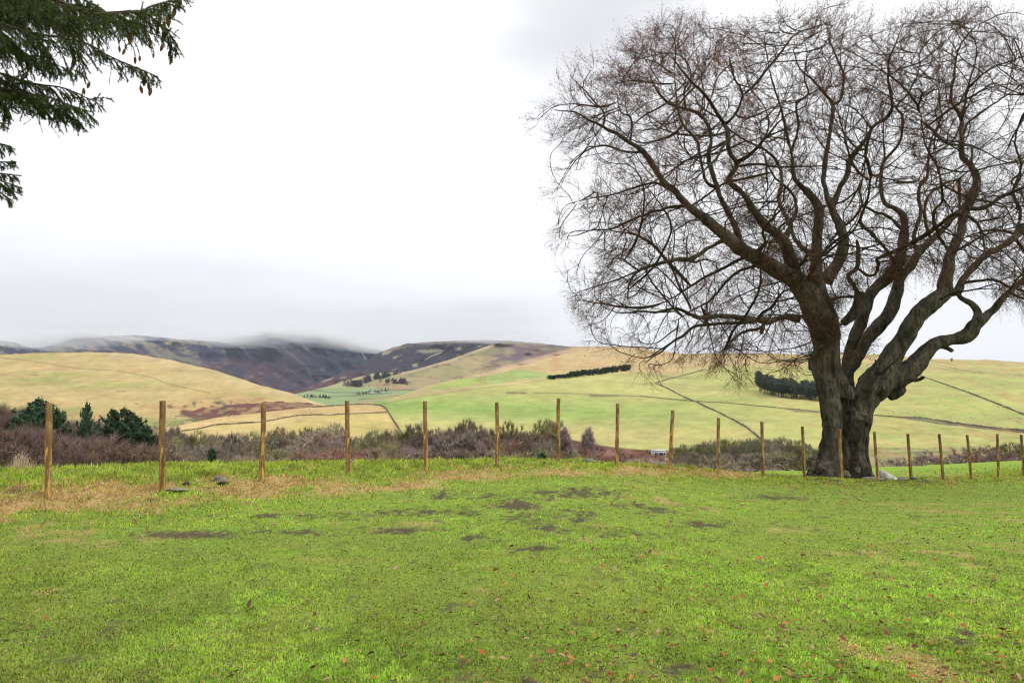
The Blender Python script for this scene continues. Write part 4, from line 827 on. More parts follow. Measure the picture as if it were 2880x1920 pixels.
# traced limbs: points (px, py, radius px), depth at start, depth at end (m beyond the trunk plane)
LIMBS = [
 ([(2316, 1356, 50), (2326, 1318, 40), (2334, 1270, 29), (2338, 1219, 26), (2338, 1187, 29), (2332, 1130, 31), (2316, 1062, 27), (2308, 1035, 25), (2312, 990, 24), (2312, 940, 30), (2298, 883, 38), (2272, 830, 33), (2240, 790, 28), (2200, 768, 24), (2145, 735, 21), (2089, 703, 19), (1997, 626, 15), (1932, 577, 12), (1898, 538, 11), (1863, 508, 10), (1811, 428, 8.5), (1771, 400, 8), (1732, 375, 6.5), (1696, 357, 5), (1650, 334, 3.6), (1618, 316, 2.6), (1557, 310, 1.5)], 0, -2.5),
 ([(2395, 1120, 22), (2372, 1085, 21), (2350, 1050, 20), (2342, 1000, 20), (2341, 950, 22), (2330, 905, 26), (2312, 860, 26), (2300, 820, 24), (2294, 770, 20), (2296, 720, 16), (2299, 653, 15), (2304, 590, 14), (2280, 550, 12), (2250, 520, 10), (2234, 495, 8.5), (2226, 428, 7), (2216, 393, 6), (2201, 321, 4.5), (2187, 278, 3.6), (2172, 228, 3), (2160, 170, 2.2), (2150, 110, 1.5)], -.25, 1.5),
 ([(2422, 1356, 38), (2418, 1300, 28), (2414, 1230, 25), (2416, 1180, 36), (2432, 1120, 40), (2462, 1072, 40), (2490, 1036, 34), (2510, 1000, 28), (2544, 952, 25), (2563, 913, 25), (2593, 875, 24), (2632, 844, 24), (2656, 822, 20), (2658, 791, 17), (2666, 760, 16), (2674, 714, 14), (2700, 661, 13), (2708, 615, 12), (2723, 577, 13), (2742, 535, 14), (2746, 505, 12), (2730, 464, 11), (2707, 440, 9.5), (2705, 393, 8.5), (2703, 328, 7), (2676, 290, 5), (2675, 250, 4.5), (2683, 214, 4), (2694, 143, 3), (2716, 103, 2.2), (2751, 70, 1.5)], 0, -1.0),
 ([(2440, 1110, 34), (2490, 1075, 34), (2545, 1052, 32), (2575, 1025, 28), (2601, 994, 22), (2632, 967, 18), (2677, 955, 17), (2723, 940, 20), (2743, 913, 17), (2777, 887, 12), (2811, 852, 10), (2838, 821, 9.5), (2869, 795, 9), (2930, 750, 8), (3010, 690, 6), (3090, 600, 4), (3150, 500, 2)], .1, -3),
 ([(2377, 1350, 26), (2377, 1280, 19), (2378, 1200, 20), (2384, 1140, 28), (2386, 1100, 21), (2381, 1060, 16), (2386, 1005, 16), (2400, 955, 17), (2422, 905, 18), (2436, 865, 17), (2445, 832, 16), (2467, 806, 16), (2498, 779, 16), (2524, 749, 17), (2536, 707, 15), (2544, 653, 14), (2540, 607, 11), (2513, 584, 9), (2486, 569, 8), (2478, 523, 7), (2478, 482, 6), (2490, 450, 6), (2530, 400, 5), (2537, 330, 5), (2523, 300, 4), (2555, 261, 3.5), (2583, 203, 2.5), (2587, 150, 1.5)], 1.0, 2.2),
 ([(2385, 1100, 20), (2392, 1050, 16), (2417, 998, 16), (2440, 952, 18), (2471, 917, 20), (2505, 875, 18), (2521, 825, 17), (2532, 783, 14), (2563, 748, 13), (2582, 714, 13), (2620, 676, 11), (2658, 638, 10), (2693, 600, 8), (2723, 560, 7)], .75, .8),
 ([(2656, 822, 14), (2693, 818, 13), (2708, 783, 11), (2746, 745, 11), (2777, 714, 11), (2823, 691, 10), (2853, 668, 11), (2880, 640, 10), (2930, 600, 8), (2990, 530, 6), (3030, 430, 4), (3060, 320, 2)], -.3, 2.5),
 ([(2743, 905, 13), (2750, 880, 12), (2735, 855, 10), (2704, 838, 8), (2696, 822, 6)], -.4, -.2),
 ([(2089, 703, 12), (2066, 634, 10), (2036, 576, 9.5), (2018, 530, 9), (1993, 446, 8), (2000, 393, 6.5), (1989, 350, 6.5), (1964, 321, 6), (1928, 307, 5), (1875, 286, 4.5), (1843, 246, 3), (1825, 205, 1.8)], -.7, -3.5),
 ([(1928, 307, 4), (1925, 257, 3), (1940, 225, 2), (1960, 190, 1.4)], -2.6, -3.3),
 ([(2240, 780, 18), (2225, 735, 17), (2211, 690, 16), (2190, 660, 14), (2151, 634, 14), (2120, 590, 12), (2090, 545, 10), (2050, 507, 9), (2071, 461, 8.5), (2050, 421, 7), (2046, 375, 6.5), (2036, 350, 6), (2010, 307, 5.5), (1993, 278, 5), (1957, 243, 4), (1925, 207, 3), (1895, 165, 1.8)], 0, -5),
 ([(2200, 680, 10), (2222, 640, 9.5), (2205, 600, 9), (2190, 560, 8), (2200, 500, 7), (2175, 440, 5.5), (2120, 405, 4.5), (2068, 378, 3.5), (2020, 330, 2)], .2, 3.5),
 ([(2322, 790, 20), (2352, 745, 16), (2371, 699, 16), (2368, 653, 14), (2348, 607, 13), (2333, 569, 12), (2322, 530, 9), (2316, 500, 8.5), (2326, 428, 8), (2337, 357, 8), (2341, 296, 7), (2319, 264, 5), (2287, 228, 4), (2251, 193, 3), (2230, 140, 1.8)], .2, 1),
 ([(2341, 296, 6), (2366, 276, 5.5), (2373, 214, 4.5), (2358, 171, 3.8), (2337, 121, 2.8), (2325, 60, 1.5)], .8, 3),
 ([(2340, 590, 11), (2364, 523, 10), (2380, 500, 10), (2394, 446, 9.5), (2426, 403, 8), (2458, 357, 7), (2492, 330, 6.5), (2510, 290, 5), (2498, 232, 4.5), (2501, 171, 3.5), (2516, 132, 2.5), (2540, 70, 1.4)], .3, -3),
 ([(2371, 909, 12), (2402, 883, 15), (2417, 844, 15), (2420, 822, 15)], .3, .2),
 ([(2420, 840, 9), (2400, 800, 7), (2387, 775, 7), (2410, 753, 8), (2414, 714, 7.5), (2410, 676, 5)], .2, -.4),
 ([(2410, 753, 5), (2440, 775, 5), (2462, 770, 5), (2470, 745, 6), (2464, 728, 5)], 0, -.5),
 ([(2249, 898, 14), (2211, 890, 11), (2180, 898, 10), (2158, 906, 11), (2128, 900, 9.5), (2036, 888, 8.5), (1978, 894, 7.5), (1940, 883, 6.5), (1906, 867, 5), (1879, 871, 4.5), (1844, 879, 4), (1798, 875, 3), (1740, 880, 2), (1690, 860, 1.2)], -.2, -4),
 ([(2128, 902, 7), (2055, 909, 5.5), (1959, 917, 5), (1921, 944, 4.5), (1890, 963, 3.6), (1864, 986, 3), (1837, 1001, 2.2), (1815, 1020, 1.3)], -1.2, -2.4),
 ([(2150, 908, 8), (2143, 925, 9), (2140, 940, 7)], -.8, -.9),
 ([(2143, 921, 5), (2097, 932, 5), (2074, 944, 4), (2051, 971, 3), (2032, 986, 2)], -.9, -2.5),
 ([(2075, 690, 10), (2051, 672, 9), (1997, 695, 7.5), (1948, 726, 7.5), (1898, 730, 7), (1844, 745, 5.5), (1798, 760, 4.5), (1779, 776, 4), (1768, 806, 3), (1764, 840, 2)], -.7, -3.4),
 ([(1798, 760, 3.5), (1768, 741, 3), (1737, 726, 2), (1700, 730, 1.2)], -2.6, -3),
 ([(2110, 716, 6), (2051, 745, 5.5), (1997, 772, 5), (1952, 799, 4.5), (1921, 818, 3.5), (1870, 850, 2)], -.6, .8),
 ([(2150, 740, 6), (2074, 764, 5), (2036, 802, 4.5), (1997, 844, 4), (1959, 867, 3), (1900, 900, 1.8)], -.3, 2),
 ([(1932, 577, 6), (1883, 584, 5), (1825, 600, 4.5), (1776, 619, 4), (1714, 645, 3), (1665, 649, 2.2), (1596, 665, 1.2)], -1.1, -3),
 ([(1898, 538, 5), (1844, 515, 4.5), (1798, 523, 4), (1730, 546, 3), (1665, 557, 2), (1615, 569, 1.2)], -1.3, .6),
 ([(1811, 428, 4), (1760, 425, 3.4), (1696, 410, 3), (1645, 425, 2.2), (1600, 460, 1.2)], -1.8, -4.2), ([(1771, 400, 4), (1775, 375, 3.4), (1775, 332, 3), (1746, 314, 2.4), (1735, 260, 1.3)], -1.9, -.8),
 ([(1696, 357, 3.4), (1700, 321, 3), (1671, 286, 2.6), (1643, 253, 2), (1605, 215, 1.2)], -2.1, -3), ([(2018, 530, 6), (1985, 507, 5.5), (1968, 428, 5), (1957, 393, 5), (1921, 350, 4), (1905, 300, 3.5), (1903, 271, 3), (1896, 205, 1.6)], -1.2, .5),
 ([(2036, 350, 4), (2060, 332, 4), (2085, 286, 3.4), (2083, 250, 3), (2062, 215, 2.3), (2050, 160, 1.3)], -3.4, -5.5), ([(2226, 428, 5), (2244, 357, 4.5), (2241, 296, 4), (2273, 264, 3.3), (2262, 220, 2.6), (2270, 150, 1.6), (2255, 90, 1)], .9, -2),
 ([(2582, 714, 8), (2570, 670, 7), (2590, 596, 6.5), (2582, 557, 6), (2590, 518, 6), (2608, 493, 5.5), (2612, 428, 4.5), (2626, 375, 3.8), (2650, 340, 2.8), (2640, 260, 1.8), (2660, 180, 1)], .8, 4.5),
 ([(2705, 420, 5), (2715, 357, 4.5), (2737, 332, 4), (2805, 286, 3), (2870, 240, 2), (2930, 200, 1.2)], -.7, 1), ([(2703, 335, 4.5), (2716, 286, 4), (2723, 250, 3.6), (2787, 193, 2.8), (2858, 168, 2), (2940, 140, 1.2)], -.9, -3.5),
 ([(2718, 585, 8), (2766, 584, 7), (2815, 554, 6.5), (2854, 538, 5.5), (2910, 500, 4.5), (2980, 400, 3), (3000, 280, 1.6)], -.6, -4), ([(2620, 676, 6), (2605, 630, 5.5), (2600, 585, 5), (2618, 545, 4.5), (2665, 515, 4), (2700, 500, 3)], .8, 3),
 ([(2853, 668, 7), (2870, 600, 6), (2850, 540, 5), (2872, 470, 4.5), (2855, 390, 3.6), (2885, 310, 2.6), (2880, 200, 1.4)], 1.2, 3.5), ([(2544, 653, 7), (2500, 610, 6), (2450, 590, 5), (2420, 560, 4), (2430, 480, 3), (2440, 420, 2)], 1, 4),
 ([(2524, 749, 8), (2490, 700, 7), (2450, 655, 6.5), (2420, 620, 5.5), (2440, 560, 4), (2450, 500, 3)], .8, -2.5), ([(2838, 821, 5), (2880, 840, 4), (2950, 850, 3), (3050, 830, 1.5)], -1.4, -3.5),
 ([(2693, 800, 5), (2740, 790, 5), (2800, 790, 4.5), (2850, 810, 4), (2900, 825, 3), (2990, 860, 1.5)], -.1, -2), ([(2295, 720, 9), (2250, 690, 8), (2225, 640, 7), (2240, 590, 6), (2225, 540, 5), (2180, 500, 4), (2150, 440, 3), (2130, 350, 1.8)], .4, 5),
 ([(2674, 714, 7), (2640, 660, 6), (2625, 600, 5), (2650, 560, 4.5), (2640, 480, 3.5), (2600, 400, 2.5), (2590, 320, 1.4)], .2, -4), ([(2330, 960, 7), (2300, 980, 6), (2280, 1000, 4)], -.8, -1.2), ([(2470, 1090, 12), (2450, 1060, 8), (2466, 1030, 9), (2460, 1008, 6)], -.4, -.5),
 ([(2440, 1120, 10), (2455, 1090, 9), (2475, 1060, 7), (2500, 1030, 4), (2530, 1005, 2)], -.5, -.9), ([(2640, 972, 10), (2662, 978, 9), (2680, 988, 7)], -.1, -.3), ([(2550, 1062, 10), (2575, 1068, 8), (2600, 1062, 5)], -.3, -.7),
 ([(2285, 1040, 12), (2288, 1015, 16), (2296, 1000, 12)], -.15, -.15), ([(2540, 1090, 14), (2505, 1120, 12)], 0, 0), ([(2428, 1170, 24), (2422, 1190, 20)], -.3, -.35),
 ([(2300, 1330, 22), (2282, 1348, 15), (2262, 1362, 8)], -.4, -.9), ([(2330, 1325, 22), (2322, 1350, 16), (2312, 1368, 8)], -.5, -1.2), ([(2440, 1330, 16), (2462, 1352, 10), (2480, 1364, 5)], -.3, -.7), ([(2350, 1330, 18), (2352, 1354, 12)], -.4, -.8), ([(2290, 1335, 18), (2262, 1352, 8)], .5, 1)]
PXM = BY / F
thick = Tubes(); thin = Tubes(); SK = []; SKR = []
for pts, d0, d1 in LIMBS:
    c = bez(pts, 7); c[:, 2] *= np.where(c[:, 2] < 18, .78 + .22 * sst(8, 18, c[:, 2]), 1) * (1 + .10 * fbm(np.arange(len(c)) / 3., np.zeros(len(c)) + d1, 3, 8)); L = np.concatenate([[0], np.cumsum(np.hypot(*np.diff(c[:, :2], axis=0).T))]); t = L / L[-1]
    c[:, 0] += 2.0 * fbm(L / 20, L * 0 + d1, 4, 3) * np.clip(14 / c[:, 2], .3, 1.5) * sst(0, .15, t); c[:, 1] += 2.0 * fbm(L / 20, L * 0 + d1 + 9, 4, 4) * np.clip(14 / c[:, 2], .3, 1.5) * sst(0, .15, t)
    dep = BY + d0 + (d1 - d0) * t ** 1.5; q = P(c[:, 0], c[:, 1], dep); r = np.maximum(c[:, 2], .8) * PXM * 1.0
    big = r > .058
    nb = int(big.sum()) if big[0] else 0
    if nb > 2: thick.add(q[:nb + 1 if nb < len(q) else nb], r[:nb + 1 if nb < len(q) else nb], 14)
    if nb < len(q) - 1:
        s0 = max(nb - 1, 0); thin.add(q[s0:], r[s0:] * 1.0, 8, True)
    for a, b, rr0 in zip(q, r, c[:, 1]):
        if rr0 < 1000: SK.append(a); SKR.append(b)
BARK = m_bark('beech_bark', (.022, .018, .013), (.17, .145, .11), (.04, .05, .016), 2.6, 1.0)
beech = empty('beech_tree', (float(P(2375, 1350, BY)[0]), BY, float(P(2375, 1350, BY)[2])), label='huge old beech with a hollow double trunk and brown clinging leaves beside the fence', cat='tree')
def local(o): o.parent = beech; o.location = tuple(-Vector(beech.location)); return o
tk = local(thick.build('trunk', None, None))
rm = tk.modifiers.new('r', 'REMESH'); rm.mode = 'VOXEL'; rm.voxel_size = .034; rm.use_smooth_shade = True
dg = bpy.context.evaluated_depsgraph_get(); me = bpy.data.meshes.new_from_object(tk.evaluated_get(dg)); tk.modifiers.clear(); old = tk.data; tk.data = me; bpy.data.meshes.remove(old)
me.name = 'trunk'; nv = len(me.vertices); co = np.zeros(nv * 3, np.float32); no = np.zeros(nv * 3, np.float32); me.vertices.foreach_get('co', co); me.vertices.foreach_get('normal', no); co = co.reshape(-1, 3); no = no.reshape(-1, 3)
# ribs and burls of old bark, stronger low on the trunk
an = np.arctan2(co[:, 1] - BY, co[:, 0] - 11.2); low = sst(4.5, 1.0, co[:, 2])
dis = -.09 * low * np.clip(1 - 5 * np.abs(fbm(an * 2.6 + .25 * co[:, 2], co[:, 2] * .35, 3, 19)), 0, 1) + .06 * fbm(co[:, 0] * 3.2 + co[:, 1] * 2.1, co[:, 2] * .9, 3, 11) * (.35 + low) + .05 * fbm(co[:, 0] * 1.4 + co[:, 2], co[:, 2] * 2.3 + co[:, 1], 3, 12) * (.3 + low) + .018 * fbm(co[:, 0] * 9 + co[:, 1] * 7, co[:, 2] * 3, 3, 13)
co += no * dis[:, None]; me.vertices.foreach_set('co', co.ravel()); me.update(); me.materials.clear(); me.materials.append(BARK)
me.polygons.foreach_set('use_smooth', np.ones(len(me.polygons), bool))

# grow the finer branches towards points spread through the crown
OUT = [(1540, 330), (1570, 230), (1640, 215), (1700, 230), (1745, 170), (1800, 120), (1850, 75), (1950, 70), (2060, 75), (2150, 75), (2260, 75), (2340, 35), (2400, 85), (2470, 95), (2560, 60), (2680, 20), (2760, 10), (2820, 55), (2900, 90), (3050, 150), (3180, 330), (3230, 560), (3180, 760),
       (3050, 880), (2900, 900), (2850, 860), (2700, 790), (2560, 850), (2430, 900), (2300, 1000), (2230, 1040), (2130, 1020), (2050, 1050), (1960, 1000), (1900, 1010), (1840, 1060), (1790, 1020), (1700, 960), (1640, 870), (1620, 790), (1650, 730), (1570, 660), (1580, 560), (1640, 440), (1560, 380)]
g = np.random.default_rng(77); N = 40000; ax = g.uniform(1535, 3235, N); ay = g.uniform(10, 1065, N); ok = inpoly(ax, ay, OUT); ax, ay = ax[ok], ay[ok]
ex = (ax - 2390) / 860; ey = (ay - 560) / 540; rad = np.sqrt(np.maximum(0, 1.12 - (ex ** 2 + ey ** 2))); dep = BY + g.uniform(-1, 1, len(ax)) * rad * 7.0
clump = fbm(ax / 75, ay / 60 + dep * .35, 3, 21); thin_ = ((ax < 1770) & (ay < 340)) | ((ax < 1680) & (ay > 430) & (ay < 520)) | ((ax < 1720) & (ay > 690) & (ay < 780)) | ((ax < 1780) & (ay > 880)); keep = (clump > -.10) & ~(thin_ & (g.random(len(ax)) < .68)) & ~((ay > 760) & (ax > 2260) & (ax < 2760) & (g.random(len(ax)) < .93)); ax, ay, dep = ax[keep], ay[keep], dep[keep]
ATT = P(ax, ay, dep); sel = g.permutation(len(ATT))[:15500]; ATT = ATT[sel]
nodes = [tuple(a) for a in SK]; par = [-1] * len(nodes); nroot = len(nodes); alive = np.ones(len(ATT), bool); STEP = .30
FORK = P(2380, 900, BY)
def grow(att, kill, infl, step, iters, mom, noi):
    alive = np.ones(len(att), bool); kc = {}
    for it in range(iters):
        if alive.sum() < 20: break
        kd = kdtree.KDTree(len(nodes))
        for i, q in enumerate(nodes): kd.insert(q, i)
        kd.balance(); acc = {}; idx = np.nonzero(alive)[0]
        for i in idx:
            q, j, dd = kd.find(att[i])
            if dd < kill: alive[i] = False; continue
            if dd > infl: continue
            v = (att[i] - np.array(nodes[j])) / dd
            if j in acc: acc[j] += v
            else: acc[j] = v.copy()
        nn = 0
        for j, v in acc.items():
            n_ = np.linalg.norm(v)
            if n_ < 1e-3: continue
            v = v / n_
            if par[j] >= 0:
                pv = np.array(nodes[j]) - np.array(nodes[par[j]]); v = v * (1 - mom) + unit(pv) * mom
            ow = np.array(nodes[j]) - FORK; ow[2] -= .35 * max(0., 7.5 - nodes[j][2]); v = unit(v + .30 * unit(ow) + noi * g.normal(size=3))
            new = np.array(nodes[j]) + v * step * g.uniform(.85, 1.15)
            if kd.find(new)[2] < step * .55 or kc.get(j, 0) > 2 or float(v @ unit(ow)) < -.25: continue
            kc[j] = kc.get(j, 0) + 1; nodes.append(tuple(new)); par.append(j); nn += 1
        if nn == 0: break
grow(ATT[g.permutation(len(ATT))[:1100]], 1.15, 6.0, .38, 40, .50, .15)
grow(ATT, .36, 3.4, STEP, 50, .46, .16)
N_ = np.array(nodes); par = np.array(par); M = len(N_); print('beech nodes', M)
w = np.zeros(M); kids = [[] for _ in range(M)]
for i in range(M - 1, nroot - 1, -1):
    w[i] += .0072 ** 2.05 if not kids[i] else 0
    if par[i] >= nroot: w[par[i]] += w[i]
    kids[par[i]].append(i)
rad_ = np.maximum(w, 1e-12) ** (1 / 2.05); br = Tubes()
def root_r(i, r): return min(r * 1.15, SKR[i] * .8) if i < nroot else r
starts = [i for i in range(nroot, M) if par[i] < nroot or (len(kids[par[i]]) > 1 and max(kids[par[i]], key=lambda k: rad_[k]) != i)]
for s_ in starts:
    ch = [par[s_], s_]; i = s_
    while kids[i]: i = max(kids[i], key=lambda k: rad_[k]); ch.append(i)
    r_ = rad_[ch].copy(); r_[0] = r_[1] * 1.1 if par[s_] >= nroot else min(r_[1] * 1.3, SKR[par[s_]] * .85); r_[-1] = .004
    q = N_[ch].copy()
    if len(q) > 3: q[1:-1] = q[1:-1] * .5 + .25 * (q[:-2] + q[2:])
    br.add(q, r_, 6 if r_[0] > .03 else (4 if r_[0] > .014 else 3), False)
BARK2 = m_bark('beech_limb_bark', (.018, .014, .010), (.055, .044, .030), (.036, .042, .014), 3.0, .6)
off = br.n; br.v += thin.v; br.f += [a + off for a in thin.f if a.shape[1] == 4]; br.t += [a + off for a in thin.t]; local(br.build('branches', BARK2, None, smooth=True))
# twigs on the fine branches and clinging leaves
fine = np.array([i for i in range(nroot, M) if rad_[i] < .020]); tips = fine[[len(kids[i]) == 0 for i in fine]]
src = np.concatenate([np.repeat(fine, 2), np.repeat(tips, 5)]); p = N_[src]; pd = unit(N_[src] - N_[np.maximum(par[src], 0)])
ctr = P(2390, 700, BY); outw = unit(p - ctr); up = np.where(p[:, 2:3] > 7.5, .4, -.4)
dd = unit(pd * 1.1 + outw * .5 + up * np.array([0, 0, 1.]) + .36 * rng.normal(size=p.shape)); L = rng.uniform(.22, .72, len(p))
v1, f1, m1, e1 = twig_mesh(p, dd, L, rng.uniform(.0026, .0046, len(p)), .2)
d2 = unit(dd + .8 * rng.normal(size=dd.shape)); v2, f2, m2, e2 = twig_mesh(m1, d2, L * .6, np.full(len(m1), .0028), .3)
# epicormic brush on trunk and limb forks
ep = []; ed = []
for (cx, cy, sx, sy, n_, dq) in [(2280, 990, 24, 20, 60, -.6), (2318, 925, 40, 38, 900, -.75), (2262, 790, 40, 22, 420, -.7), (2340, 850, 34, 28, 350, -.6), (2230, 735, 40, 22, 300, -.6), (2500, 770, 34, 26, 420, -.6), (2535, 735, 26, 22, 260, -.4), (2395, 800, 36, 26, 260, -.3), (2190, 700, 30, 20, 200, -.5), (2725, 555, 24, 20, 200, -.4), (2110, 620, 34, 26, 240, -.6),
                          (2300, 620, 20, 40, 220, -.3), (2546, 640, 16, 40, 160, .2), (2390, 1000, 20, 24, 90, -.6), (2440, 960, 20, 40, 120, -.3)]:
    n_ = int(n_ * 2.2); q = P(g.normal(cx, sx * .6, n_), g.normal(cy, sy * .6, n_), BY + dq + g.normal(0, .18, n_)); ep.append(q); ed.append(unit(g.normal(size=(n_, 3)) + np.array([0, -.3, .25])))
ep = np.concatenate(ep); ed = np.concatenate(ed); v3, f3, m3, e3 = twig_mesh(ep, ed, rng.uniform(.2, .5, len(ep)), rng.uniform(.004, .008, len(ep)), .45)
V = np.concatenate([v1, v2]); o1 = len(v1); local(mesh('shoots', v3, f3, m_flat('epicormic_shoots', (.095, .06, .038), .4, sc=3, spec=.05)))
TWM = m_flat('beech_twigs', (.072, .038, .020), .35, sc=2, spec=.05)
local(mesh('twigs', V, [np.concatenate([f1[0], f2[0] + o1]), np.concatenate([f1[1], f2[1] + o1])], TWM))
cand = np.concatenate([m1, e1, e2, m2, e1 + .05 * rng.normal(size=e1.shape)]); pxx, pyy = proj(cand); cl = fbm(pxx / 60, pyy / 45 + cand[:, 1] * .3, 3, 91)
upl = np.exp(-(((pxx - 1850) / 210) ** 2 + ((pyy - 170) / 80) ** 2)) * 1.4 + np.exp(-(((pxx - 1770) / 110) ** 2 + ((pyy - 270) / 50) ** 2)) * .6; prob = np.clip(.42 + 2.2 * cl + 1.3 * upl + .15 * (pyy < 300), .04, 1) * (1 - .45 * sst(2000, 2300, pxx))
kp = rng.random(len(cand)) < prob * .92; ex_ = cand[(rng.random(len(cand)) < .75 * np.clip(upl, 0, 1))] + 0; lc = np.concatenate([cand[kp], ex_ + .08 * rng.normal(size=ex_.shape)]); lc = lc + .035 * rng.normal(size=lc.shape); hang = np.array([0, 0, -.5]) + .8 * rng.normal(size=lc.shape)
lv, lf = tri_cloud(lc, rng.uniform(.030, .054, len(lc)), hang, .55)
pal3 = np.array([(.17, .062, .036), (.11, .042, .028), (.22, .09, .045), (.065, .03, .024), (.13, .055, .036)]); lcol = pal3[rng.integers(0, 5, len(lc))]
local(mesh('foliage', lv, lf, m_blade('beech_dead_leaf', .3), col=np.repeat(lcol, 4, 0))); print('twigs', len(p), 'leaves', len(lc))

# ------------------------------------------------------------------ spruce reaching in from the left
SPT = (-8.6, 7.2); spruce = empty('spruce_tree', (SPT[0], SPT[1], -.1), label='dark green spruce reaching in at the top left, hung with brown cones', cat='tree')
MNE = NT('spruce_needles'); cN = MNE.n('ShaderNodeAttribute', attribute_name='Col').outputs['Color']; MNE = MNE.finish(cN, .55, .3, trans=.15)
MSB = m_flat('spruce_bark', (.06, .038, .024), .4, sc=12)
def slocal(o): o.parent = spruce; o.location = tuple(-Vector(spruce.location)); return o
T = Tubes(); T.add([(SPT[0], SPT[1], -.3), (SPT[0], SPT[1] + .1, 5), (SPT[0] - .1, SPT[1], 11), (SPT[0], SPT[1], 16)], [.36, .28, .16, .03], 14); slocal(T.build('trunk', MSB, smooth=True))
SB = [([(160, 0), (237, 34), (310, 38), (390, 34), (425, 18), (470, 5), (520, -12)], 5.4, 6.6), ([(300, 36), (390, 34), (440, 60), (470, 88), (487, 118), (492, 150)], 6.2, 6.5),
      ([(0, -20), (100, 22), (200, 48), (275, 62), (335, 62), (385, 68), (420, 92), (452, 104), (482, 132)], 6.3, 6.9), ([(-20, 60), (90, 92), (180, 108), (250, 126), (300, 155), (350, 178), (400, 198), (445, 218)], 6.1, 6.3),
      ([(-40, 190), (0, 207), (60, 226), (110, 238), (170, 246), (215, 262), (262, 282), (282, 262)], 6.4, 6.9), ([(-60, 200), (20, 232), (80, 262), (140, 274), (200, 298), (255, 315)], 6.6, 6.2), ([(60, 262), (120, 292), (180, 318), (232, 350)], 6.4, 6.3),
      ([(-60, 100), (20, 120), (70, 150), (110, 178)], 6.9, 7.3), ([(-60, 20), (60, 40), (150, 60), (220, 95)], 7.0, 7.6), ([(-80, -60), (60, -20), (170, 8), (260, 22)], 6.7, 7.2), ([(-60, 120), (50, 150), (130, 172), (200, 200)], 6.8, 7.1), ([(20, 40), (90, 90), (130, 150), (150, 215)], 6.9, 7.2), ([(-40, 60), (40, 120), (80, 180), (60, 240)], 6.6, 6.8), ([(90, 10), (180, 70), (215, 140), (225, 215)], 6.9, 7.3), ([(-60, 290), (0, 296), (20, 330)], 6.4, 6.5), ([(0, -90), (120, -50), (210, -14), (250, 8), (262, 14)], 6.2, 6.8),
      ([(-90, 395), (-20, 402), (20, 410), (42, 422)], 6.2, 6.4), ([(-90, 480), (-20, 500), (20, 515), (62, 530)], 6.3, 6.5), ([(-90, 505), (-20, 530), (10, 548), (38, 568)], 6.4, 6.5), ([(-80, 330), (-20, 342), (25, 350)], 6.0, 6.1), ([(-60, 450), (0, 456), (46, 455)], 6.7, 6.8), ([(-60, 480), (0, 488), (60, 495)], 6.6, 6.7), ([(-60, 540), (-10, 520), (60, 548)], 6.3, 6.6)]
gs = np.random.default_rng(13); wood = Tubes(); nC = []; nD = []; nL = []; nCol = []
def shoot(pts, dens=420, nl=.02, tone=1.0):
    dens *= 1.9
    pts = np.asarray(pts); L = np.concatenate([[0], np.cumsum(np.linalg.norm(np.diff(pts, axis=0), axis=1))]); n = max(int(L[-1] * dens), 6); t = gs.random(n) * L[-1]
    c = np.stack([np.interp(t, L, pts[:, i]) for i in range(3)], -1); d = unit(pts[-1] - pts[0]); r = gs.normal(size=(n, 3)); r[:, 2] += .3; r -= (r @ d)[:, None] * d
    nD.append(unit(unit(r) + d * .85)); nC.append(c); nL.append(gs.uniform(.7, 1.25, n) * nl); tt = gs.random(n)[:, None]; nCol.append((np.array((.024, .048, .010)) * (1 - tt) + np.array((.10, .135, .03)) * tt) * tone)
def world_bez(px2, d0, d1, n=6):
    c = bez(px2, n); t = np.linspace(0, 1, len(c)); return P(c[:, 0], c[:, 1], d0 + (d1 - d0) * t)
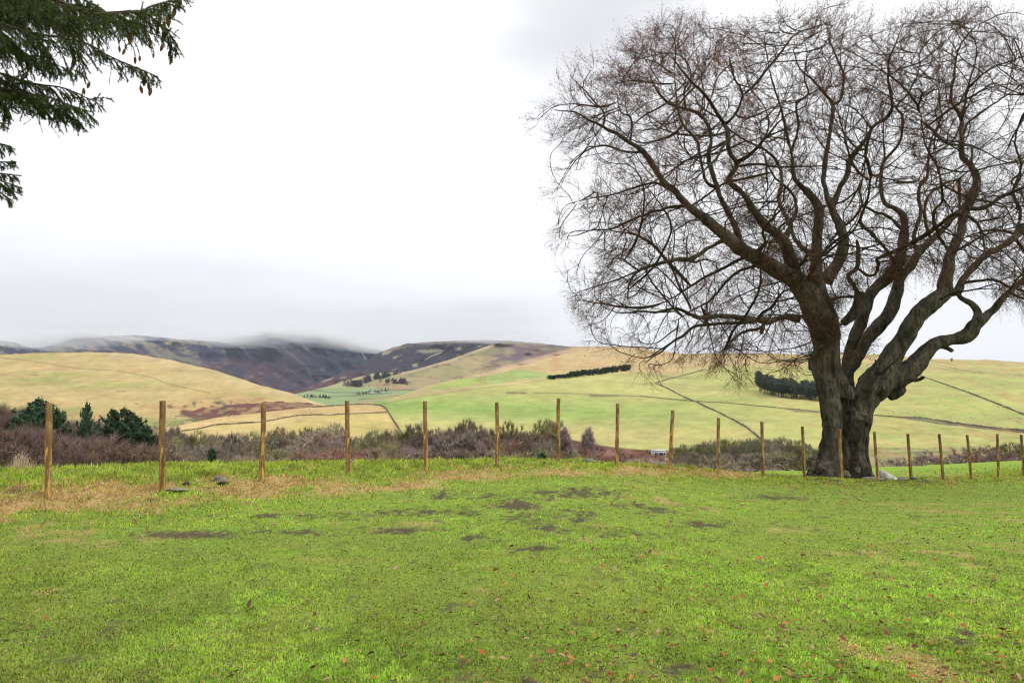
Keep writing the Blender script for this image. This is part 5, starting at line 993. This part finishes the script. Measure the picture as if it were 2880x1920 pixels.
for bi, (pts, d0, d1) in enumerate(SB):
    q = world_bez(pts, d0, d1, 7); root = np.array([SPT[0], SPT[1], q[0][2] + .5]); lead = np.array([root + (q[0] - root) * t + np.array([0, 0, .25 * math.sin(math.pi * t)]) for t in np.linspace(0, 1, 8)[:-1]]); full = np.concatenate([lead, q])
    wood.add(full, np.concatenate([np.linspace(.03, .012, 7), np.linspace(.011, .003, len(q))]), 5, True)
    L = np.concatenate([[0], np.cumsum(np.linalg.norm(np.diff(full, axis=0), axis=1))]); s = .9; bare = bi == 0
    d = unit(np.gradient(full, axis=0)); shoot(q[int(len(q) * (.55 if bare else .1)):], 520, .02)
    while s < L[-1] - .04:
        f = s / L[-1]; c = np.array([np.interp(s, L, full[:, i]) for i in range(3)]); dv = np.array([np.interp(s, L, d[:, i]) for i in range(3)]); sd = np.cross(dv, [0, 0, 1]); sd = sd / (np.linalg.norm(sd) + 1e-6)
        for sgn in (-1, 1):
            if gs.random() < .12 or (bare and .35 < f < .72): continue
            ln = gs.uniform(.17, .42) * min(1.0, .35 + (1 - f) * 2.2) * (.62 if bi > 15 else 1); e = dv * gs.uniform(.5, 1.0) + sd * sgn * gs.uniform(.35, .8) + np.array([0, 0, gs.uniform(-.75, -.1)]); e = e / np.linalg.norm(e)
            m = c + e * ln * .5; t_ = c + e * ln + np.array([0, 0, -.12 * ln]); sh = np.array([c, m, t_]); wood.add(sh, [.004, .003, .0015], 3, False); shoot(sh, 560, .019, gs.uniform(.75, 1.3))
            for _ in range(int(gs.integers(3, 6))):
                u = gs.uniform(.2, .9); b0 = c + (t_ - c) * u; e2 = unit(e * .7 + .6 * gs.normal(size=3) + np.array([0, 0, -.4])); l2 = ln * gs.uniform(.25, .5); s2 = np.array([b0, b0 + e2 * l2 * .5, b0 + e2 * l2 + np.array([0, 0, -.02])]); wood.add(s2, [.0025, .002, .001], 3, False); shoot(s2, 600, .018, gs.uniform(.8, 1.3))
        if gs.random() < .62 and f < .93 and bi < 11:   # hanging, thinly needled cords
            ln = gs.uniform(.1, .34); h = np.array([c + np.array([gs.normal(0, .012) * k, gs.normal(0, .012) * k, -ln * k / 4]) for k in range(5)]); wood.add(h, [.003, .0025, .002, .002, .0015], 3, False); shoot(h, 230, .012, .6)
        s += gs.uniform(.035, .06)
# cones
MCONE = NT('spruce_cone'); vo = MCONE.n('ShaderNodeTexVoronoi', Scale=90.0).outputs['Distance']; MCONE = MCONE.finish(MCONE.mix(MCONE.ramp(vo, [(.1, 0.), (.6, 1.)]), (.55, .25, .09), (.22, .085, .03)), .7, .3, vo, .8, .01)
cone0 = None; allc = np.concatenate(nC)
for k, (cx, cy, Y, ln) in enumerate([(470, 8, 6.5, 30), (492, 22, 6.5, 30), (478, 40, 6.5, 34), (473, 52, 6.5, 26), (449, 48, 6.6, 28), (446, 76, 6.6, 22), (467, 78, 6.5, 24), (460, 90, 6.5, 30), (459, 124, 6.5, 24), (480, 140, 6.5, 22), (507, -4, 6.6, 22), (420, 118, 6.7, 20), (433, 152, 6.7, 14), (361, 94, 6.6, 32), (368, 104, 6.6, 26),
                               (335, 130, 6.6, 18), (352, 138, 6.6, 20), (380, 160, 6.6, 20), (393, 158, 6.6, 18), (410, 218, 6.35, 26), (418, 232, 6.35, 24), (425, 248, 6.35, 26), (395, 242, 6.35, 24), (252, 232, 6.6, 22), (236, 250, 6.6, 18), (482, 128, 6.5, 16), (464, 62, 6.55, 20)]):
    if cone0 is None:
        zz = np.linspace(0, 1, 26); prof = np.sin(np.clip(zz * 1.02 + .03, 0, 1) * np.pi) ** .55 * .19 * (1 - .25 * zz); th = np.arange(14) * 2 * np.pi / 14
        rad3 = prof[:, None] * (1 + .16 * np.sin(zz[:, None] * 60 + th[None] * 3 + (np.arange(26) % 2)[:, None] * .5)); vv = np.stack([rad3 * np.cos(th), rad3 * np.sin(th), -zz[:, None] + 0 * rad3], -1)
        cone0 = mesh('cone', vv.reshape(-1, 3), grid_faces(26, 14, True), MCONE, smooth=True); o = cone0
    else: o = cone0.copy(); C.objects.link(o)
    tgt = np.array(P(cx, cy, Y)); dz = allc - tgt; k_ = int(np.argmin(np.linalg.norm(dz, axis=1) + .8 * np.maximum(-dz[:, 2], 0))); a_ = allc[k_]; mid_ = (a_ + tgt) / 2 + np.array([0, 0, .03])
    wood.add([a_, mid_, tgt + np.array([0, 0, .004])], [.003, .003, .0025], 4, False); shoot([a_, mid_, tgt], 420, .017)
    o.parent = spruce; o.location = Vector(P(cx, cy, Y)) - Vector(spruce.location); o.scale = (ln / F * Y * 1.1,) * 3; o.rotation_euler = (R(gs.uniform(-16, 16)), R(gs.uniform(-16, 16)), gs.uniform(0, 6))

# rest of the tree, out of frame left, boughs lengthened to shade the turf
for k in range(90):
    z = gs.uniform(2.2, 13); a = gs.uniform(0, 2 * math.pi); ln = gs.uniform(3.0, 5.2) * (1 - z / 18)
    while SPT[0] + math.cos(a) * ln > -.80 * (SPT[1] + math.sin(a) * ln) - .5: ln *= .9
    q = np.array([(SPT[0] + math.cos(a) * ln * t, SPT[1] + math.sin(a) * ln * t, z + ln * (.1 * t - .28 * t * t)) for t in np.linspace(0, 1, 7)]); wood.add(q, np.linspace(.03, .004, 7), 4, False)
    for _ in range(34):
        t = gs.uniform(.15, 1); c = q[0] + (q[-1] - q[0]) * t; c[2] = np.interp(t, np.linspace(0, 1, 7), q[:, 2]); e = unit(gs.normal(size=3) + np.array([math.cos(a), math.sin(a), -.5])) * gs.uniform(.2, .4); sh = np.array([c, c + e * .5, c + e]); shoot(sh, 130, .045)
slocal(wood.build('branches', MSB))
c = np.concatenate(nC); d = np.concatenate(nD); L = np.concatenate(nL); col = np.concatenate(nCol); s = unit(np.cross(d, gs.normal(size=d.shape))) * (.0017 + .03 * (L > .03)[:, None] * L[:, None])
v = np.stack([c - s, c + s, c + d * L[:, None]], 1).reshape(-1, 3); slocal(mesh('needles', v, np.arange(len(c))[:, None] * 3 + np.array([[0, 1, 2]]), MNE, col=np.repeat(col, 3, 0))); print('needles', len(c))
# ------------------------------------------------------------------ dry stalks at the left of the crest
T = Tubes(); g = np.random.default_rng(3)
for k in range(90):
    px_ = g.normal(72, 24); Y = 14.6 + g.normal(0, .25); x = (px_ - 1440) / F * Y; z = float(G(x, Y)); h = g.uniform(.12, .42) * math.exp(-((px_ - 76) / 45) ** 2); q = [(x, Y, z - .02), (x + g.normal(0, .02), Y, z + h * .6), (x + g.normal(0, .05), Y + g.normal(0, .03), z + h)]; T.add(q, [.0035, .0035, .002 + .003 * g.random()], 3, False)
T.build('dry_grass', m_flat('dry_stalk', (.45, .34, .22), .3), label='tuft of tall dry pale stalks on the crest left of the leftmost post', kind='stuff')

# ------------------------------------------------------------------ haze
def hazebox():
    x0, x1, y0, y1, z0, z1 = -9000, 9000, -600, 15000, -90, 640
    v = np.array([(a, b, c_) for a in (x0, x1) for b in (y0, y1) for c_ in (z0, z1)], float); f = np.array([(0, 1, 3, 2), (4, 6, 7, 5), (0, 4, 5, 1), (2, 3, 7, 6), (0, 2, 6, 4), (1, 5, 7, 3)])
    m = bpy.data.materials.new('haze_air'); m.use_nodes = True; t = m.node_tree; t.nodes.clear(); o = t.nodes.new('ShaderNodeOutputMaterial'); pv = t.nodes.new('ShaderNodeVolumePrincipled')
    pv.inputs['Color'].default_value = (.72, .82, 1, 1); pv.inputs['Density'].default_value = 3.2e-5; t.links.new(pv.outputs[0], o.inputs['Volume']); mesh('haze', v, f, m, kind='stuff')
hazebox()

MCL = bpy.data.materials.new('cloud_vapour'); MCL.use_nodes = True; _t = MCL.node_tree; _t.nodes.clear(); _o = _t.nodes.new('ShaderNodeOutputMaterial'); _p = _t.nodes.new('ShaderNodeVolumePrincipled')
_p.inputs['Color'].default_value = (1, 1, 1, 1); _p.inputs['Density'].default_value = .0012; _t.links.new(_p.outputs[0], _o.inputs['Volume'])
for k, (cx, cy, D, wx, hy) in enumerate([(130, 966, 4700, 120, 11), (60, 962, 4750, 90, 9), (230, 955, 4700, 110, 12), (310, 948, 4750, 90, 9), (700, 962, 4600, 120, 9), (650, 955, 4700, 90, 10), (790, 950, 4600, 100, 12), (860, 950, 4550, 110, 12), (820, 942, 4700, 90, 10), (940, 964, 4500, 110, 11),
                                          (1010, 974, 4400, 100, 10), (1070, 982, 4300, 70, 8), (1230, 956, 3850, 120, 6), (1350, 953, 3800, 130, 7), (1440, 955, 3700, 110, 6), (500, 948, 5200, 160, 8)] + [(x_, float(interp(x_, T_F1)) + random.uniform(-7, 4), random.uniform(4450, 4800), random.uniform(22, 48), random.uniform(5, 10)) for x_ in list(range(70, 330, 30)) + list(range(640, 1050, 30))]):
    U, Wv = np.meshgrid(np.linspace(0, 2 * np.pi, 40, endpoint=False), np.linspace(-np.pi / 2, np.pi / 2, 22)); d = np.stack([np.cos(U) * np.cos(Wv), np.sin(U) * np.cos(Wv), np.sin(Wv)], -1)
    rn = 1 + .65 * fbm(d[..., 0] * 2.2 + k * 7, d[..., 2] * 2.0 + d[..., 1], 4, 300 + k); q = P(cx, cy, D); v = d * rn[..., None] * np.array([wx / F * D, 380, hy / F * D * 1.3]) + q
    mesh('low_cloud', v.reshape(-1, 3), grid_faces(22, 40, True), MCL, kind='stuff')

# ------------------------------------------------------------------ sky and light
SUN_EL, SUN_AZ = R(34), R(122)   # azimuth from +Y clockwise: behind the camera, to the right
w = bpy.data.worlds.new('World'); scn.world = w; w.use_nodes = True; t = w.node_tree; t.nodes.clear(); W = NT.__new__(NT); W.t = t; W.N = t.nodes
out = t.nodes.new('ShaderNodeOutputWorld'); bg = t.nodes.new('ShaderNodeBackground'); sky = t.nodes.new('ShaderNodeTexSky'); sky.sky_type = 'NISHITA'; sky.sun_disc = False; sky.sun_elevation = SUN_EL; sky.sun_rotation = SUN_AZ
tc = t.nodes.new('ShaderNodeTexCoord').outputs['Generated']; sep = W.n('ShaderNodeSeparateXYZ', Vector=tc); z = sep.outputs[2]
mp = t.nodes.new('ShaderNodeMapping'); t.links.new(tc, mp.inputs['Vector']); mp.inputs['Scale'].default_value = (1, 1, 4.5)
n1 = W.noise(mp.outputs[0], 2.2, 5, .5, .3); n2 = W.noise(mp.outputs[0], 7, 5, .55, .2)
zz = W.math('ADD', z, W.math('MULTIPLY', W.math('SUBTRACT', n1, .5), .10))
elev = W.ramp(zz, [(0.0, (.62, .62, .63)), (.085, (.61, .61, .618)), (.13, (.64, .64, .648)), (.175, (.75, .75, .757)), (.22, (.84, .84, .845)), (.50, (.92, .92, .93)), (1.0, (1.75, 1.76, 1.8))])
xr = W.math('ADD', sep.outputs[0], W.math('MULTIPLY', W.math('SUBTRACT', n1, .5), .5)); elev = W.mix(W.ramp(xr, [(.0, 0.), (.16, .85)]), elev, W.mix(1.0, elev, (.80, .80, .81), 'LIGHTEN'))
tex = W.ramp(W.math('ADD', W.math('MULTIPLY', n1, .55), W.math('MULTIPLY', n2, .45)), [(.35, .955), (.6, 1.03)])
cl = W.mix(1.0, elev, tex, 'MULTIPLY')
pd_ = P(1700, 30, 1.0) - np.array([0, 0, CZ]); pd_ = pd_ / np.linalg.norm(pd_)
dp = t.nodes.new('ShaderNodeVectorMath'); dp.operation = 'DISTANCE'; t.links.new(tc, dp.inputs[0]); dp.inputs[1].default_value = tuple(pd_)
pw = W.ramp(W.math('ADD', dp.outputs['Value'], W.math('MULTIPLY', W.math('SUBTRACT', n1, .5), .25)), [(.0, .55), (.08, .42), (.2, 0.)])
cl = W.mix(pw, cl, (.42, .42, .46)); skc = W.mix(1.0, sky.outputs[0], (.1, .1, .1), 'MULTIPLY'); fin = W.mix(.93, skc, cl)
t.links.new(fin, bg.inputs[0]); bg.inputs[1].default_value = 1.0; t.links.new(bg.outputs[0], out.inputs[0])
sl = bpy.data.lights.new('sun', 'SUN'); sl.energy = 1.5; sl.angle = R(12); sl.color = (1, .95, .86); so = bpy.data.objects.new('sun', sl); C.objects.link(so)
dirv = Vector((math.sin(SUN_AZ) * math.cos(SUN_EL), math.cos(SUN_AZ) * math.cos(SUN_EL), math.sin(SUN_EL))); so.rotation_euler = dirv.to_track_quat('Z', 'Y').to_euler()
scn.view_settings.view_transform = 'Standard'; scn.view_settings.look = 'None'; scn.view_settings.exposure = .45; scn.view_settings.gamma = 1
scn.cycles.use_denoising = True; scn.cycles.pixel_filter_type = 'BLACKMAN_HARRIS'; scn.cycles.filter_width = 1.2; scn.cycles.max_bounces = 6; scn.cycles.transparent_max_bounces = 8; scn.cycles.volume_bounces = 0; scn.cycles.diffuse_bounces = 3
